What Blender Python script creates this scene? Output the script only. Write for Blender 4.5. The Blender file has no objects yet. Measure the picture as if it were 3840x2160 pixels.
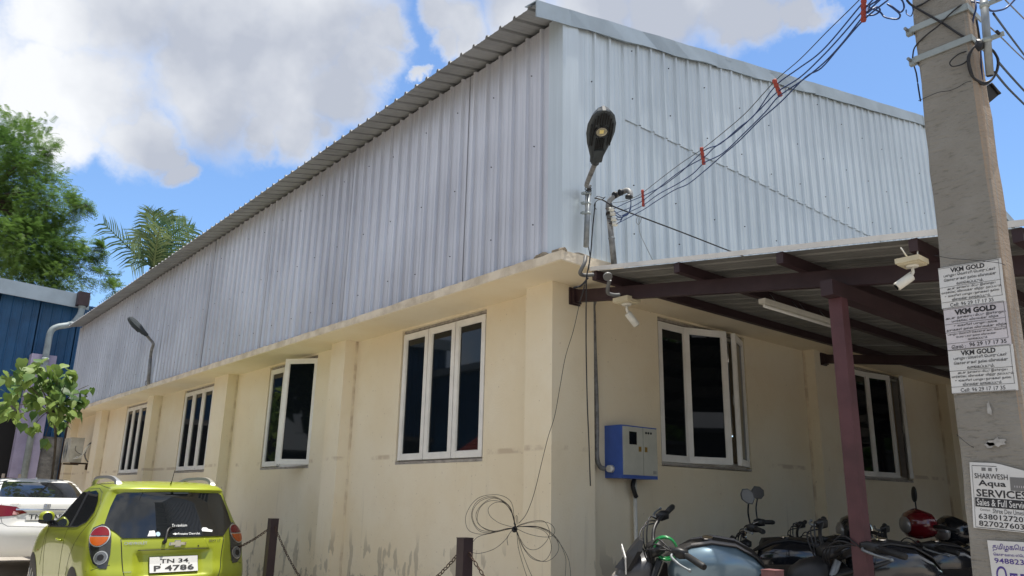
import bpy, bmesh, math, random
from mathutils import Vector, Matrix, noise
from mathutils.bvhtree import BVHTree
R = math.radians
rnd = random.Random(7)
scn = bpy.context.scene
COL = scn.collection

# ------------------------------------------------------------------ camera
FPX = 2894.75
YAW, PITCH, ROLL = R(39.9605), R(15.3646), R(1.1846)
Fv = Vector((math.sin(YAW)*math.cos(PITCH), math.cos(YAW)*math.cos(PITCH), math.sin(PITCH)))
r0 = Vector((math.cos(YAW), -math.sin(YAW), 0)); u0 = r0.cross(Fv)
Rv = r0*math.cos(ROLL) + u0*math.sin(ROLL); Uv = Rv.cross(Fv)
CAM = Vector((-4.507, -4.821, 1.35))
cd = bpy.data.cameras.new('camera'); cam = bpy.data.objects.new('camera', cd); COL.objects.link(cam)
cd.sensor_width = 36; cd.lens = FPX/3840*36; cd.clip_start = .05; cd.clip_end = 3000
cam.matrix_world = Matrix.Translation(CAM) @ Matrix((Rv, Uv, -Fv)).transposed().to_4x4()
scn.camera = cam
scn.view_settings.view_transform = 'Standard'; scn.view_settings.look = 'None'
scn.view_settings.exposure = 0.66; scn.view_settings.gamma = 1

# measuring helpers: photo pixel (3840x2160) -> point on a plane of the place
def ray(x, y): return Fv + Rv*((x-1920)/FPX) - Uv*((y-1080)/FPX)
def onx(x, y, k): d = ray(x, y); return CAM + d*((k-CAM.x)/d.x)
def ony(x, y, k): d = ray(x, y); return CAM + d*((k-CAM.y)/d.y)
def onz(x, y, k): d = ray(x, y); return CAM + d*((k-CAM.z)/d.z)
def atd(x, y, t): return CAM + ray(x, y)*t

# ------------------------------------------------------------------ sky
SUN = Vector((0.11, -0.05, 1.0)).normalized()
w = bpy.data.worlds.new('World'); scn.world = w; w.use_nodes = True
nt = w.node_tree; nt.nodes.clear(); N = nt.nodes.new; L = nt.links.new
out = N('ShaderNodeOutputWorld'); bg = N('ShaderNodeBackground'); L(bg.outputs[0], out.inputs[0])
sky = N('ShaderNodeTexSky'); sky.sky_type = 'NISHITA'; sky.sun_disc = False
sky.sun_elevation = math.asin(SUN.z); sky.sun_rotation = math.atan2(SUN.x, SUN.y)
sky.air_density = 1.0; sky.dust_density = 0.6; sky.ozone_density = 2.2
bg.inputs[1].default_value = 0.13
tc = N('ShaderNodeTexCoord')
def math_(op, a, b=None, clamp=False):
    n = N('ShaderNodeMath'); n.operation = op; n.use_clamp = clamp
    for i, v in enumerate((a, b)):
        if v is None: continue
        if isinstance(v, (int, float)): n.inputs[i].default_value = v
        else: L(v, n.inputs[i])
    return n.outputs[0]
def vdot(vec):
    n = N('ShaderNodeVectorMath'); n.operation = 'DOT_PRODUCT'; L(warp, n.inputs[0]); n.inputs[1].default_value = vec
    return n.outputs['Value']
nz0 = N('ShaderNodeTexNoise'); nz0.inputs['Scale'].default_value = 4.5; nz0.inputs['Detail'].default_value = 7; nz0.inputs['Roughness'].default_value = .62
L(tc.outputs['Generated'], nz0.inputs['Vector'])
sub = N('ShaderNodeVectorMath'); sub.operation = 'SUBTRACT'; L(nz0.outputs['Color'], sub.inputs[0]); sub.inputs[1].default_value = (.5, .5, .5)
scl = N('ShaderNodeVectorMath'); scl.operation = 'SCALE'; L(sub.outputs[0], scl.inputs[0]); scl.inputs['Scale'].default_value = .17
add = N('ShaderNodeVectorMath'); add.operation = 'ADD'; L(tc.outputs['Generated'], add.inputs[0]); L(scl.outputs[0], add.inputs[1])
nrm = N('ShaderNodeVectorMath'); nrm.operation = 'NORMALIZE'; L(add.outputs[0], nrm.inputs[0])
warp = nrm.outputs[0]
# cloud masses, each a direction and an angular size
clouds = [(130,50,130),(330,30,160),(560,70,180),(780,60,170),(110,220,110),(250,240,130),(330,360,85),(190,350,70),(425,440,32),(385,400,48),(520,230,150),(700,220,150),(650,330,70),(750,330,80),(850,240,100),(900,170,80),(925,90,62),
          (1095,40,62),(1150,60,90),(1090,110,45),(1020,185,22),(1300,20,120),(1500,10,150),(1700,10,130),(1850,30,110),(1930,70,70),(2005,55,48),(1150,130,60),(-150,150,200),(1860,105,40)]
field = None
for px, py, rad in clouds:
    c = ray(px*1.4907, py*1.4907).normalized(); ang = rad*1.4907/FPX
    v = math_('SUBTRACT', 1.0, math_('DIVIDE', math_('ARCCOSINE', math_('MINIMUM', vdot(c), .999999)), ang))
    field = v if field is None else math_('MAXIMUM', field, v)
smooth_field = field
nz = N('ShaderNodeTexNoise'); nz.inputs['Scale'].default_value = 5.5; nz.inputs['Detail'].default_value = 10; nz.inputs['Roughness'].default_value = .64
L(tc.outputs['Generated'], nz.inputs['Vector'])
field = math_('ADD', field, math_('MULTIPLY', math_('SUBTRACT', nz.outputs['Fac'], .5), 1.15))
# elsewhere in the dome: scattered cumulus of the same kind
nzb = N('ShaderNodeTexNoise'); nzb.inputs['Scale'].default_value = 2.1; nzb.inputs['Detail'].default_value = 8; nzb.inputs['Roughness'].default_value = .58
L(tc.outputs['Generated'], nzb.inputs['Vector'])
fr = N('ShaderNodeMapRange'); L(vdot(Fv), fr.inputs['Value']); fr.inputs['From Min'].default_value = math.cos(R(52)); fr.inputs['From Max'].default_value = math.cos(R(38))
other = math_('SUBTRACT', math_('MULTIPLY', math_('SUBTRACT', nzb.outputs['Fac'], .44), 5.0), math_('MULTIPLY', fr.outputs[0], 3))
field = math_('MAXIMUM', field, other)
al = N('ShaderNodeMapRange'); al.interpolation_type = 'SMOOTHSTEP'; L(field, al.inputs['Value'])
al.inputs['From Min'].default_value = -.22; al.inputs['From Max'].default_value = .55
nz2 = N('ShaderNodeTexNoise'); nz2.inputs['Scale'].default_value = 3.3; nz2.inputs['Detail'].default_value = 6
L(tc.outputs['Generated'], nz2.inputs['Vector'])
cr = N('ShaderNodeValToRGB'); cr.color_ramp.elements[0].position = .30; cr.color_ramp.elements[0].color = (2.55, 2.75, 3.2, 1)
cr.color_ramp.elements[1].position = .85; cr.color_ramp.elements[1].color = (4.75, 4.85, 5.0, 1)
shade = math_('SUBTRACT', math_('ADD', math_('MULTIPLY', nz2.outputs['Fac'], 3.0), -.56), math_('MULTIPLY', math_('MINIMUM', math_('MAXIMUM', field, 0.0), .42), .75))
L(shade, cr.inputs[0])
tint = N('ShaderNodeMix'); tint.data_type = 'RGBA'; tint.blend_type = 'MULTIPLY'; tint.inputs['Factor'].default_value = 1
L(sky.outputs[0], tint.inputs['A']); tint.inputs['B'].default_value = (.78, .92, 1.04, 1)
mx = N('ShaderNodeMix'); mx.data_type = 'RGBA'; L(al.outputs[0], mx.inputs['Factor']); L(tint.outputs['Result'], mx.inputs['A']); L(cr.outputs[0], mx.inputs['B'])
L(mx.outputs['Result'], bg.inputs[0])

sd = bpy.data.lights.new('sun', 'SUN'); sd.energy = 4.6; sd.angle = R(.53); sd.color = (1, .95, .87)
so = bpy.data.objects.new('sun', sd); COL.objects.link(so); so.rotation_euler = SUN.to_track_quat('Z', 'Y').to_euler(); so.location = (0, 0, 40)

# ------------------------------------------------------------------ materials
def lin(c):
    return tuple(((v/255)/12.92 if v/255 <= .04045 else ((v/255+.055)/1.055)**2.4) for v in c)
MATS = {}
def mat(name, col, rough=.6, metal=0., var=0., vscale=8., bump=0., bscale=60., col2=None, stretch=None, spec=.5, coat=0., alpha=1., trans=0.):
    if name in MATS: return MATS[name]
    m = bpy.data.materials.new(name); m.use_nodes = True; t = m.node_tree; b = t.nodes['Principled BSDF']
    b.inputs['Base Color'].default_value = (*col, 1); b.inputs['Roughness'].default_value = rough; b.inputs['Metallic'].default_value = metal
    b.inputs['Specular IOR Level'].default_value = spec; b.inputs['Coat Weight'].default_value = coat; b.inputs['Coat Roughness'].default_value = .04
    b.inputs['Transmission Weight'].default_value = trans
    tcn = t.nodes.new('ShaderNodeTexCoord'); mp = t.nodes.new('ShaderNodeMapping'); t.links.new(tcn.outputs['Object'], mp.inputs[0])
    if stretch: mp.inputs['Scale'].default_value = stretch
    if var > 0 or col2:
        n = t.nodes.new('ShaderNodeTexNoise'); n.inputs['Scale'].default_value = vscale; n.inputs['Detail'].default_value = 6; n.inputs['Roughness'].default_value = .62
        t.links.new(mp.outputs[0], n.inputs['Vector'])
        rp = t.nodes.new('ShaderNodeValToRGB'); c2 = col2 or tuple(c*(1-var) for c in col)
        rp.color_ramp.elements[0].position = .33; rp.color_ramp.elements[0].color = (*c2, 1)
        rp.color_ramp.elements[1].position = .6; rp.color_ramp.elements[1].color = (*col, 1)
        t.links.new(n.outputs['Fac'], rp.inputs[0]); t.links.new(rp.outputs[0], b.inputs['Base Color'])
        mr = t.nodes.new('ShaderNodeMapRange'); mr.inputs['To Min'].default_value = min(1, rough+.12); mr.inputs['To Max'].default_value = rough
        t.links.new(n.outputs['Fac'], mr.inputs['Value']); t.links.new(mr.outputs[0], b.inputs['Roughness'])
    if bump > 0:
        n2 = t.nodes.new('ShaderNodeTexNoise'); n2.inputs['Scale'].default_value = bscale; n2.inputs['Detail'].default_value = 5
        t.links.new(mp.outputs[0], n2.inputs['Vector'])
        bp = t.nodes.new('ShaderNodeBump'); bp.inputs['Strength'].default_value = bump; bp.inputs['Distance'].default_value = .01
        t.links.new(n2.outputs['Fac'], bp.inputs['Height']); t.links.new(bp.outputs[0], b.inputs['Normal'])
    MATS[name] = m; return m

def plaster():
    m = bpy.data.materials.new('cream_plaster'); m.use_nodes = True; t = m.node_tree; b = t.nodes['Principled BSDF']; n = t.nodes.new; l = t.links.new
    b.inputs['Roughness'].default_value = .82; b.inputs['Specular IOR Level'].default_value = .25
    geo = n('ShaderNodeNewGeometry'); sep = n('ShaderNodeSeparateXYZ'); l(geo.outputs['Position'], sep.inputs[0])
    def noise_(scale, detail, vec=None, rough=.6):
        k = n('ShaderNodeTexNoise'); k.inputs['Scale'].default_value = scale; k.inputs['Detail'].default_value = detail; k.inputs['Roughness'].default_value = rough
        l(vec or geo.outputs['Position'], k.inputs['Vector']); return k.outputs['Fac']
    def ramp(v, p0, p1, inv=False):
        k = n('ShaderNodeMapRange'); k.interpolation_type = 'SMOOTHSTEP'; l(v, k.inputs['Value']); k.inputs['From Min'].default_value = p0; k.inputs['From Max'].default_value = p1
        if inv: k.inputs['To Min'].default_value = 1; k.inputs['To Max'].default_value = 0
        return k.outputs[0]
    def mul(a, c):
        k = n('ShaderNodeMath'); k.operation = 'MULTIPLY'
        for i, v in enumerate((a, c)):
            if isinstance(v, (int, float)): k.inputs[i].default_value = v
            else: l(v, k.inputs[i])
        return k.outputs[0]
    def mix(f, a, c):
        k = n('ShaderNodeMix'); k.data_type = 'RGBA'; l(f, k.inputs['Factor'])
        for s, v in (('A', a), ('B', c)):
            if isinstance(v, tuple): k.inputs[s].default_value = (*v, 1)
            else: l(v, k.inputs[s])
        return k.outputs['Result']
    base = mix(ramp(noise_(.9, 5), .35, .65), (.785, .68, .485), (.82, .735, .56))
    base = mix(mul(ramp(noise_(5, 8), .5, .75), .12), base, (.58, .46, .30))
    # vertical water runs
    mp = n('ShaderNodeMapping'); l(geo.outputs['Position'], mp.inputs[0]); mp.inputs['Scale'].default_value = (5, 5, .35)
    runs = mul(ramp(noise_(1.6, 6, mp.outputs[0]), .60, .72), ramp(sep.outputs['Z'], 1.0, 2.2, True))
    base = mix(mul(runs, .22), base, (.40, .33, .235))
    # unpainted repair strokes low on the wall
    mp2 = n('ShaderNodeMapping'); l(geo.outputs['Position'], mp2.inputs[0]); mp2.inputs['Scale'].default_value = (2.2, 2.2, .8)
    rep = mul(ramp(noise_(2.6, 3, mp2.outputs[0], .45), .585, .605), ramp(sep.outputs['Z'], .75, 1.05, True))
    base = mix(mul(rep, .6), base, (.40, .35, .27))
    # black mould near the ground
    mo = mul(ramp(noise_(7, 9, None, .7), .52, .64), ramp(sep.outputs['Z'], .40, .80, True))
    base = mix(mul(mo, .6), base, (.10, .095, .09))
    # faint horizontal plaster joint at sill height
    zb_ = n('ShaderNodeMath'); zb_.operation = 'SUBTRACT'; l(sep.outputs['Z'], zb_.inputs[0]); zb_.inputs[1].default_value = 1.79
    zb2 = n('ShaderNodeMath'); zb2.operation = 'ABSOLUTE'; l(zb_.outputs[0], zb2.inputs[0])
    base = mix(mul(mul(ramp(zb2.outputs[0], .012, .035, True), ramp(noise_(2.2, 6), .48, .60)), .6), base, (.47, .36, .25))
    # dirt line where the side of each pilaster meets the wall
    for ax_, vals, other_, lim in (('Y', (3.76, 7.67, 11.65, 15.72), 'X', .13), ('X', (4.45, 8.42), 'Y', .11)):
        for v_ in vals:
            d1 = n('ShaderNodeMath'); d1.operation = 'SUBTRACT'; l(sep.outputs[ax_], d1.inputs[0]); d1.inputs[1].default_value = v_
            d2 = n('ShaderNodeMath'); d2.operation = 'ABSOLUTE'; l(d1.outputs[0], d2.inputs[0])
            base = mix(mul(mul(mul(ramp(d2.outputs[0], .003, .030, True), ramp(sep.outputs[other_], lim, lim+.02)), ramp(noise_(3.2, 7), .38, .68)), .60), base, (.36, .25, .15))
    # specks
    sp = ramp(noise_(34, 3, None, .5), .70, .74)
    base = mix(mul(sp, .55), base, (.26, .18, .11))
    l(base, b.inputs['Base Color'])
    bp = n('ShaderNodeBump'); bp.inputs['Strength'].default_value = .35; bp.inputs['Distance'].default_value = .006; l(noise_(45, 6), bp.inputs['Height']); l(bp.outputs[0], b.inputs['Normal'])
    return m
M_WALL = plaster()
M_SLAB = mat('weathered_slab_edge', (.72,.63,.49), .85, var=.0, col2=(.50,.42,.31), vscale=5, bump=.7, bscale=22)
def cladding_mat(name, col, col2, metal, rough):
    m = bpy.data.materials.new(name); m.use_nodes = True; t = m.node_tree; b = t.nodes['Principled BSDF']; n = t.nodes.new; l = t.links.new
    geo = n('ShaderNodeNewGeometry'); mp = n('ShaderNodeMapping'); l(geo.outputs['Position'], mp.inputs[0]); mp.inputs['Scale'].default_value = (9, 9, .22)
    k = n('ShaderNodeTexNoise'); k.inputs['Scale'].default_value = 2.5; k.inputs['Detail'].default_value = 7; k.inputs['Roughness'].default_value = .7; l(mp.outputs[0], k.inputs['Vector'])
    k2 = n('ShaderNodeTexNoise'); k2.inputs['Scale'].default_value = .7; k2.inputs['Detail'].default_value = 3; l(geo.outputs['Position'], k2.inputs['Vector'])
    a = n('ShaderNodeMath'); a.operation = 'ADD'; l(k.outputs['Fac'], a.inputs[0]); l(k2.outputs['Fac'], a.inputs[1])
    oi = n('ShaderNodeObjectInfo'); a3 = n('ShaderNodeMath'); a3.operation = 'MULTIPLY_ADD'; l(oi.outputs['Random'], a3.inputs[0]); a3.inputs[1].default_value = .16; l(a.outputs[0], a3.inputs[2])
    rp = n('ShaderNodeValToRGB'); rp.color_ramp.elements[0].position = .42; rp.color_ramp.elements[0].color = (*col2, 1); rp.color_ramp.elements[1].position = .68; rp.color_ramp.elements[1].color = (*col, 1)
    h = n('ShaderNodeMath'); h.operation = 'MULTIPLY'; l(a3.outputs[0], h.inputs[0]); h.inputs[1].default_value = .5; l(h.outputs[0], rp.inputs[0]); l(rp.outputs[0], b.inputs['Base Color'])
    b.inputs['Metallic'].default_value = metal; b.inputs['Roughness'].default_value = rough
    bp = n('ShaderNodeBump'); bp.inputs['Strength'].default_value = .5; bp.inputs['Distance'].default_value = .02; l(k2.outputs['Fac'], bp.inputs['Height']); l(bp.outputs[0], b.inputs['Normal'])
    return m
M_CLADL = cladding_mat('galvanised_sheet_side', (.63,.645,.69), (.45,.455,.49), .35, .40)
M_CLADR = cladding_mat('galvanised_sheet_gable', (.585,.655,.70), (.45,.51,.55), .3, .38)
M_TRIM = mat('grey_blue_flashing', (.33,.39,.43), .42, metal=.35, var=.15, vscale=2)
M_ROOF = mat('roof_sheet', (.33,.34,.35), .5, metal=.3, var=.2, vscale=3)
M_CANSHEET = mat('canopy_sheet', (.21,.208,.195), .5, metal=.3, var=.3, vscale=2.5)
M_MAROON = mat('maroon_painted_steel', (.028,.012,.015), .5, var=.3, vscale=6, col2=(.040,.020,.023))
M_MAROONB = mat('dark_brown_bollard_paint', (.035,.020,.022), .45, var=.3, vscale=6)
M_UPVC = mat('white_upvc', (.84,.82,.76), .35, var=.12, vscale=5)
M_SILL = mat('dirty_frame', (.42,.38,.33), .6, var=.45, vscale=16)
M_GLASS = mat('dark_window_glass', (.006,.008,.010), .03, spec=.30)
M_RUBBER = mat('black_rubber', (.012,.012,.012), .6)
M_BLACKP = mat('black_plastic', (.010,.010,.011), .42, var=.2, vscale=14)
M_SEAT = mat('black_vinyl', (.012,.011,.011), .5, bump=.2, bscale=180)
M_SEATG = mat('grey_vinyl', (.16,.15,.145), .55, bump=.2, bscale=180)
M_CHROME = mat('chrome', (.62,.62,.62), .12, metal=1)
M_STEEL = mat('galvanised_steel', (.27,.29,.30), .45, metal=.7, var=.25, vscale=20)
M_STEELW = mat('light_steel_strap', (.33,.37,.37), .5, metal=.3, var=.15, vscale=20)
M_DKPIPE = mat('weathered_grey_pipe', (.25,.25,.245), .55, metal=.2, col2=(.12,.115,.11), vscale=14)
M_CABLE = mat('black_cable', (.010,.010,.012), .5)
M_BLUEW = mat('blue_cable', (.010,.035,.13), .45)
M_LAMPB = mat('dark_grey_cast_lamp', (.045,.055,.062), .5, var=.2, vscale=15)
M_WHITEP = mat('off_white_plastic', (.70,.68,.60), .4, var=.12, vscale=12)
M_CREAMP = mat('cream_plastic_box', (.62,.55,.38), .45, var=.15, vscale=9)
M_CONDUIT = mat('grey_flexible_conduit', (.12,.12,.115), .55)
M_SPACER = mat('red_wire_spacer', (.36,.055,.035), .6, var=.4, vscale=30)
M_BLUEBOX = mat('blue_painted_box', (.055,.12,.42), .4, var=.15, vscale=6)
M_BOXFRONT = mat('ivory_box_door', (.47,.47,.40), .4, var=.12, vscale=6)
M_PAPER = mat('white_paper_poster', (.66,.66,.65), .8, var=.10, vscale=10, bump=.3, bscale=14)
M_PAPER2 = mat('pinkish_paper_poster', (.60,.57,.60), .8, var=.16, vscale=8, bump=.3, bscale=14)
M_INK = mat('black_ink', (.03,.03,.033), .8)
M_INKG = mat('grey_ink', (.16,.16,.16), .8)
M_PURPLE = mat('purple_ink', (.075,.045,.24), .8)
M_BLUECLAD = mat('blue_painted_cladding', (.012,.085,.20), .45, var=.35, vscale=1.2)
M_LILAC = mat('lilac_paint', (.40,.36,.50), .8, var=.18, vscale=3, bump=.3)
M_GREYPIPE = mat('grey_pvc_pipe', (.28,.33,.34), .5, var=.3, vscale=4)
M_CONC = mat('dirty_concrete', (.22,.21,.19), .9, col2=(.07,.07,.065), vscale=2.5, bump=.8, bscale=18)
M_DARK = mat('unlit_interior', (.015,.014,.013), .9)
M_RUST = mat('rusty_chain', (.075,.045,.03), .65, metal=.5, var=.5, vscale=60)
M_WIRE = mat('bare_wire', (.05,.045,.04), .5, metal=.5)
M_BARK = mat('tree_bark', (.09,.07,.05), .9, var=.4, bump=.8, bscale=12)

# ------------------------------------------------------------------ mesh helpers
INV = {}
class MB:
    def __init__(s): s.v = []; s.f = []; s.sm = []
    def add(s, vs, fs, smooth=False):
        o = len(s.v); s.v += [Vector(p) for p in vs]
        for f in fs: s.f.append(tuple(i+o for i in f)); s.sm.append(smooth)
        return s
    def box(s, a, b):
        x0, y0, z0 = a; x1, y1, z1 = b
        return s.add([(x0,y0,z0),(x1,y0,z0),(x1,y1,z0),(x0,y1,z0),(x0,y0,z1),(x1,y0,z1),(x1,y1,z1),(x0,y1,z1)],
                     [(0,3,2,1),(4,5,6,7),(0,1,5,4),(1,2,6,5),(2,3,7,6),(3,0,4,7)])
    def hexa(s, p):  # 8 points bottom ring then top ring
        return s.add(p, [(0,3,2,1),(4,5,6,7),(0,1,5,4),(1,2,6,5),(2,3,7,6),(3,0,4,7)])
    def beam(s, a, b, wd, ht, up=(0,0,1)):
        a = Vector(a); b = Vector(b); d = (b-a).normalized(); sd = d.cross(Vector(up)).normalized(); u = sd.cross(d)
        q = [-sd*wd/2-u*ht/2, sd*wd/2-u*ht/2, sd*wd/2+u*ht/2, -sd*wd/2+u*ht/2]
        return s.add([a+k for k in q]+[b+k for k in q], [(3,2,1,0),(4,5,6,7),(0,1,5,4),(1,2,6,5),(2,3,7,6),(3,0,4,7)])
    def tube(s, pts, r, n=8, cap=True, smooth=True):
        pts = [Vector(p) for p in pts]; k = len(pts); rs = r if isinstance(r, (list, tuple)) else [r]*k
        vs = []; ref = None
        for i, p in enumerate(pts):
            d = (pts[min(i+1, k-1)]-pts[max(i-1, 0)])
            if d.length < 1e-9: d = Vector((0, 0, 1))
            d.normalize()
            if ref is None:
                ref = Vector((0, 0, 1)) if abs(d.z) < .9 else Vector((1, 0, 0))
            a = d.cross(ref); 
            if a.length < 1e-4: a = d.cross(Vector((.3, .9, .1)))
            a.normalize(); b = a.cross(d); ref = -b if False else b.cross(a).cross(a) if False else ref
            for j in range(n):
                t = 2*math.pi*j/n; vs.append(p + (a*math.cos(t)+b*math.sin(t))*rs[i])
        fs = [(i*n+j, i*n+(j+1) % n, (i+1)*n+(j+1) % n, (i+1)*n+j) for i in range(k-1) for j in range(n)]
        s.add(vs, fs, smooth)
        if cap: s.add([vs[i] for i in range(n)], [tuple(range(n))[::-1]]); s.add([vs[(k-1)*n+i] for i in range(n)], [tuple(range(n))])
        return s
    def ring(s, c, nrm, r, wd, th, n=20):   # flat annulus with thickness
        c = Vector(c); nrm = Vector(nrm).normalized(); a = nrm.orthogonal().normalized(); b = nrm.cross(a)
        vs = []
        for j in range(n):
            t = 2*math.pi*j/n; e = a*math.cos(t)+b*math.sin(t)
            vs += [c+e*(r-wd)+nrm*0, c+e*r, c+e*r+nrm*th, c+e*(r-wd)+nrm*th]
        fs = []
        for j in range(n):
            k = (j+1) % n
            for q in range(4): fs.append((j*4+q, k*4+q, k*4+(q+1) % 4, j*4+(q+1) % 4))
        return s.add(vs, fs)
    def disc(s, c, nrm, r, th=.004, n=20): c = Vector(c); nrm = Vector(nrm).normalized(); return s.tube([c, c+nrm*th], r, n, True, False)
    def torus(s, c, nrm, R_, r, n=20, m=8):
        c = Vector(c); nrm = Vector(nrm).normalized(); a = nrm.orthogonal().normalized(); b = nrm.cross(a); vs = []
        for j in range(n):
            t = 2*math.pi*j/n; e = a*math.cos(t)+b*math.sin(t)
            for q in range(m):
                u = 2*math.pi*q/m; vs.append(c+e*(R_+r*math.cos(u))+nrm*r*math.sin(u))
        return s.add(vs, [(j*m+q, ((j+1) % n)*m+q, ((j+1) % n)*m+(q+1) % m, j*m+(q+1) % m) for j in range(n) for q in range(m)], True)
    def ell(s, c, rad, n=14, m=9, e=1.0):
        c = Vector(c); vs = []; fs = []
        for i in range(m+1):
            p = math.pi*i/m
            for j in range(n):
                t = 2*math.pi*j/n
                g = lambda q: math.copysign(abs(q)**e, q)
                vs.append(c+Vector((rad[0]*g(math.sin(p))*g(math.cos(t)), rad[1]*g(math.sin(p))*g(math.sin(t)), rad[2]*g(math.cos(p)))))
        for i in range(m):
            for j in range(n): fs.append((i*n+j, (i+1)*n+j, (i+1)*n+(j+1) % n, i*n+(j+1) % n))
        return s.add(vs, fs, True)
    def loft(s, secs, n=16, e=.7, axis='x', cap=True):
        """secs: (x, half_width, z_bottom, z_top[, y_offset]) -> rounded sections along x"""
        vs = []
        for sc in secs:
            x, hw, zb, zt = sc[:4]; yo = sc[4] if len(sc) > 4 else 0
            for j in range(n):
                t = 2*math.pi*j/n; cc, ss = math.cos(t), math.sin(t); g = lambda q: math.copysign(abs(q)**e, q)
                vs.append((x, yo+hw*g(cc), (zb+zt)/2+(zt-zb)/2*g(ss)))
        fs = [(i*n+j, i*n+(j+1) % n, (i+1)*n+(j+1) % n, (i+1)*n+j) for i in range(len(secs)-1) for j in range(n)]
        s.add(vs, fs, True)
        if cap: s.add(vs[:n], [tuple(range(n))[::-1]], True); s.add(vs[-n:], [tuple(range(n))], True)
        return s
    def prism(s, pts, off):   # polygon (3-D points) extruded by off
        n = len(pts); pts = [Vector(p) for p in pts]; off = Vector(off)
        return s.add(pts+[p+off for p in pts], [tuple(range(n))[::-1], tuple(range(n, 2*n))]+[(i, (i+1) % n, (i+1) % n+n, i+n) for i in range(n)])
    def xf(s, m):
        s.v = [m @ p for p in s.v]; return s
    def mesh(s, name, m, fix=True):
        me = bpy.data.meshes.new(name); me.from_pydata([tuple(p) for p in s.v], [], s.f); me.polygons.foreach_set('use_smooth', s.sm)
        me.materials.append(m); me.update()
        if fix:
            bm = bmesh.new(); bm.from_mesh(me); bmesh.ops.remove_doubles(bm, verts=bm.verts, dist=1e-5); bmesh.ops.recalc_face_normals(bm, faces=bm.faces); bm.to_mesh(me); bm.free()
        return me
    def build(s, name, m, parent=None, label=None, fix=True, auto=None):
        inv = INV.get(parent) if parent else None
        if inv is not None: s.v = [inv @ p for p in s.v]
        loc = None
        if parent is None:
            xs = [p.x for p in s.v]; ys = [p.y for p in s.v]; loc = Vector(((min(xs)+max(xs))/2, (min(ys)+max(ys))/2, min(p.z for p in s.v)))
            s.v = [p-loc for p in s.v]
        o = bpy.data.objects.new(name, s.mesh(name, m, fix)); COL.objects.link(o)
        if parent: o.parent = parent; INV[o] = inv if inv is not None else Matrix()
        else: o.location = loc; INV[o] = Matrix.Translation(-loc)
        if label: o['label'] = label
        return o
def thing(name, label, cat, loc=(0,0,0), rz=0, group=None, mtx=None):
    """Empty at the base of a thing; parts given in world space. With mtx the parts are given in the thing's own space."""
    o = bpy.data.objects.new(name, None); COL.objects.link(o); o.empty_display_size = .1
    if mtx is not None: o.matrix_world = mtx; INV[o] = Matrix()
    else:
        o.matrix_world = Matrix.Translation(loc) @ Matrix.Rotation(rz, 4, 'Z'); INV[o] = o.matrix_world.inverted()
    o['label'] = label; o['category'] = cat
    if group: o['group'] = group
    return o
def tag(o, label, cat, group=None, kind=None):
    o['label'] = label; o['category'] = cat
    if group: o['group'] = group
    if kind: o['kind'] = kind
    return o
def struct(o, label=None, kind='structure'):
    o['kind'] = kind
    if label: o['label'] = label
    return o
def inst(src, name, parent, loc, mtx=None):
    o = bpy.data.objects.new(name, src); COL.objects.link(o); o.parent = parent
    o.matrix_local = mtx if mtx is not None else Matrix.Translation(loc)
    return o
def link_copy(o, parent=None):
    c = o.copy(); COL.objects.link(c)
    if parent is not None:
        ml = o.matrix_local.copy(); c.parent = parent; c.matrix_local = ml
    for ch in o.children: link_copy(ch, c)
    return c
def curve(pts, per=6):      # Catmull-Rom through points
    pts = [Vector(p) for p in pts]; o = []
    for i in range(len(pts)-1):
        p0 = pts[max(i-1, 0)]; p1 = pts[i]; p2 = pts[i+1]; p3 = pts[min(i+2, len(pts)-1)]
        for k in range(per):
            t = k/per; o.append(.5*((2*p1)+(p2-p0)*t+(2*p0-5*p1+4*p2-p3)*t*t+(3*p1-p0-3*p2+p3)*t**3))
    return o+[pts[-1]]
# lettering ---------------------------------------------------------------
VIS = {0x0bc6, 0x0bc7, 0x0bc8}
def visual(s):   # put the left-standing Tamil vowel signs before their consonant, as they are drawn
    s = s.replace('\u0bca', '\u0bc6\u0bbe').replace('\u0bcb', '\u0bc7\u0bbe'); o = []
    for ch in s:
        if ord(ch) in VIS and o: o.insert(len(o)-1, ch)
        else: o.append(ch)
    return ''.join(o)
def text_pts(s, width=None, height=None, bold=0., align='L', shear=0.):
    c = bpy.data.curves.new('lettering', 'FONT'); c.body = visual(s); c.resolution_u = 2; c.offset = bold; c.shear = shear
    o = bpy.data.objects.new('lettering', c); COL.objects.link(o); bpy.context.view_layer.update()
    me = bpy.data.meshes.new_from_object(o.evaluated_get(bpy.context.evaluated_depsgraph_get()))
    vs = [v.co.copy() for v in me.vertices]; fs = [tuple(p.vertices) for p in me.polygons]
    bpy.data.objects.remove(o); bpy.data.curves.remove(c); bpy.data.meshes.remove(me)
    x0 = min(v.x for v in vs); x1 = max(v.x for v in vs); y0 = min(v.y for v in vs); y1 = max(v.y for v in vs)
    sx = (width or 1)/(x1-x0); sy = (height/(y1-y0)) if height else sx
    if width is None: sx = sy
    return [((v.x-x0)*sx, (v.y-y0)*sy) for v in vs], fs, (x1-x0)*sx, (y1-y0)*sy

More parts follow.
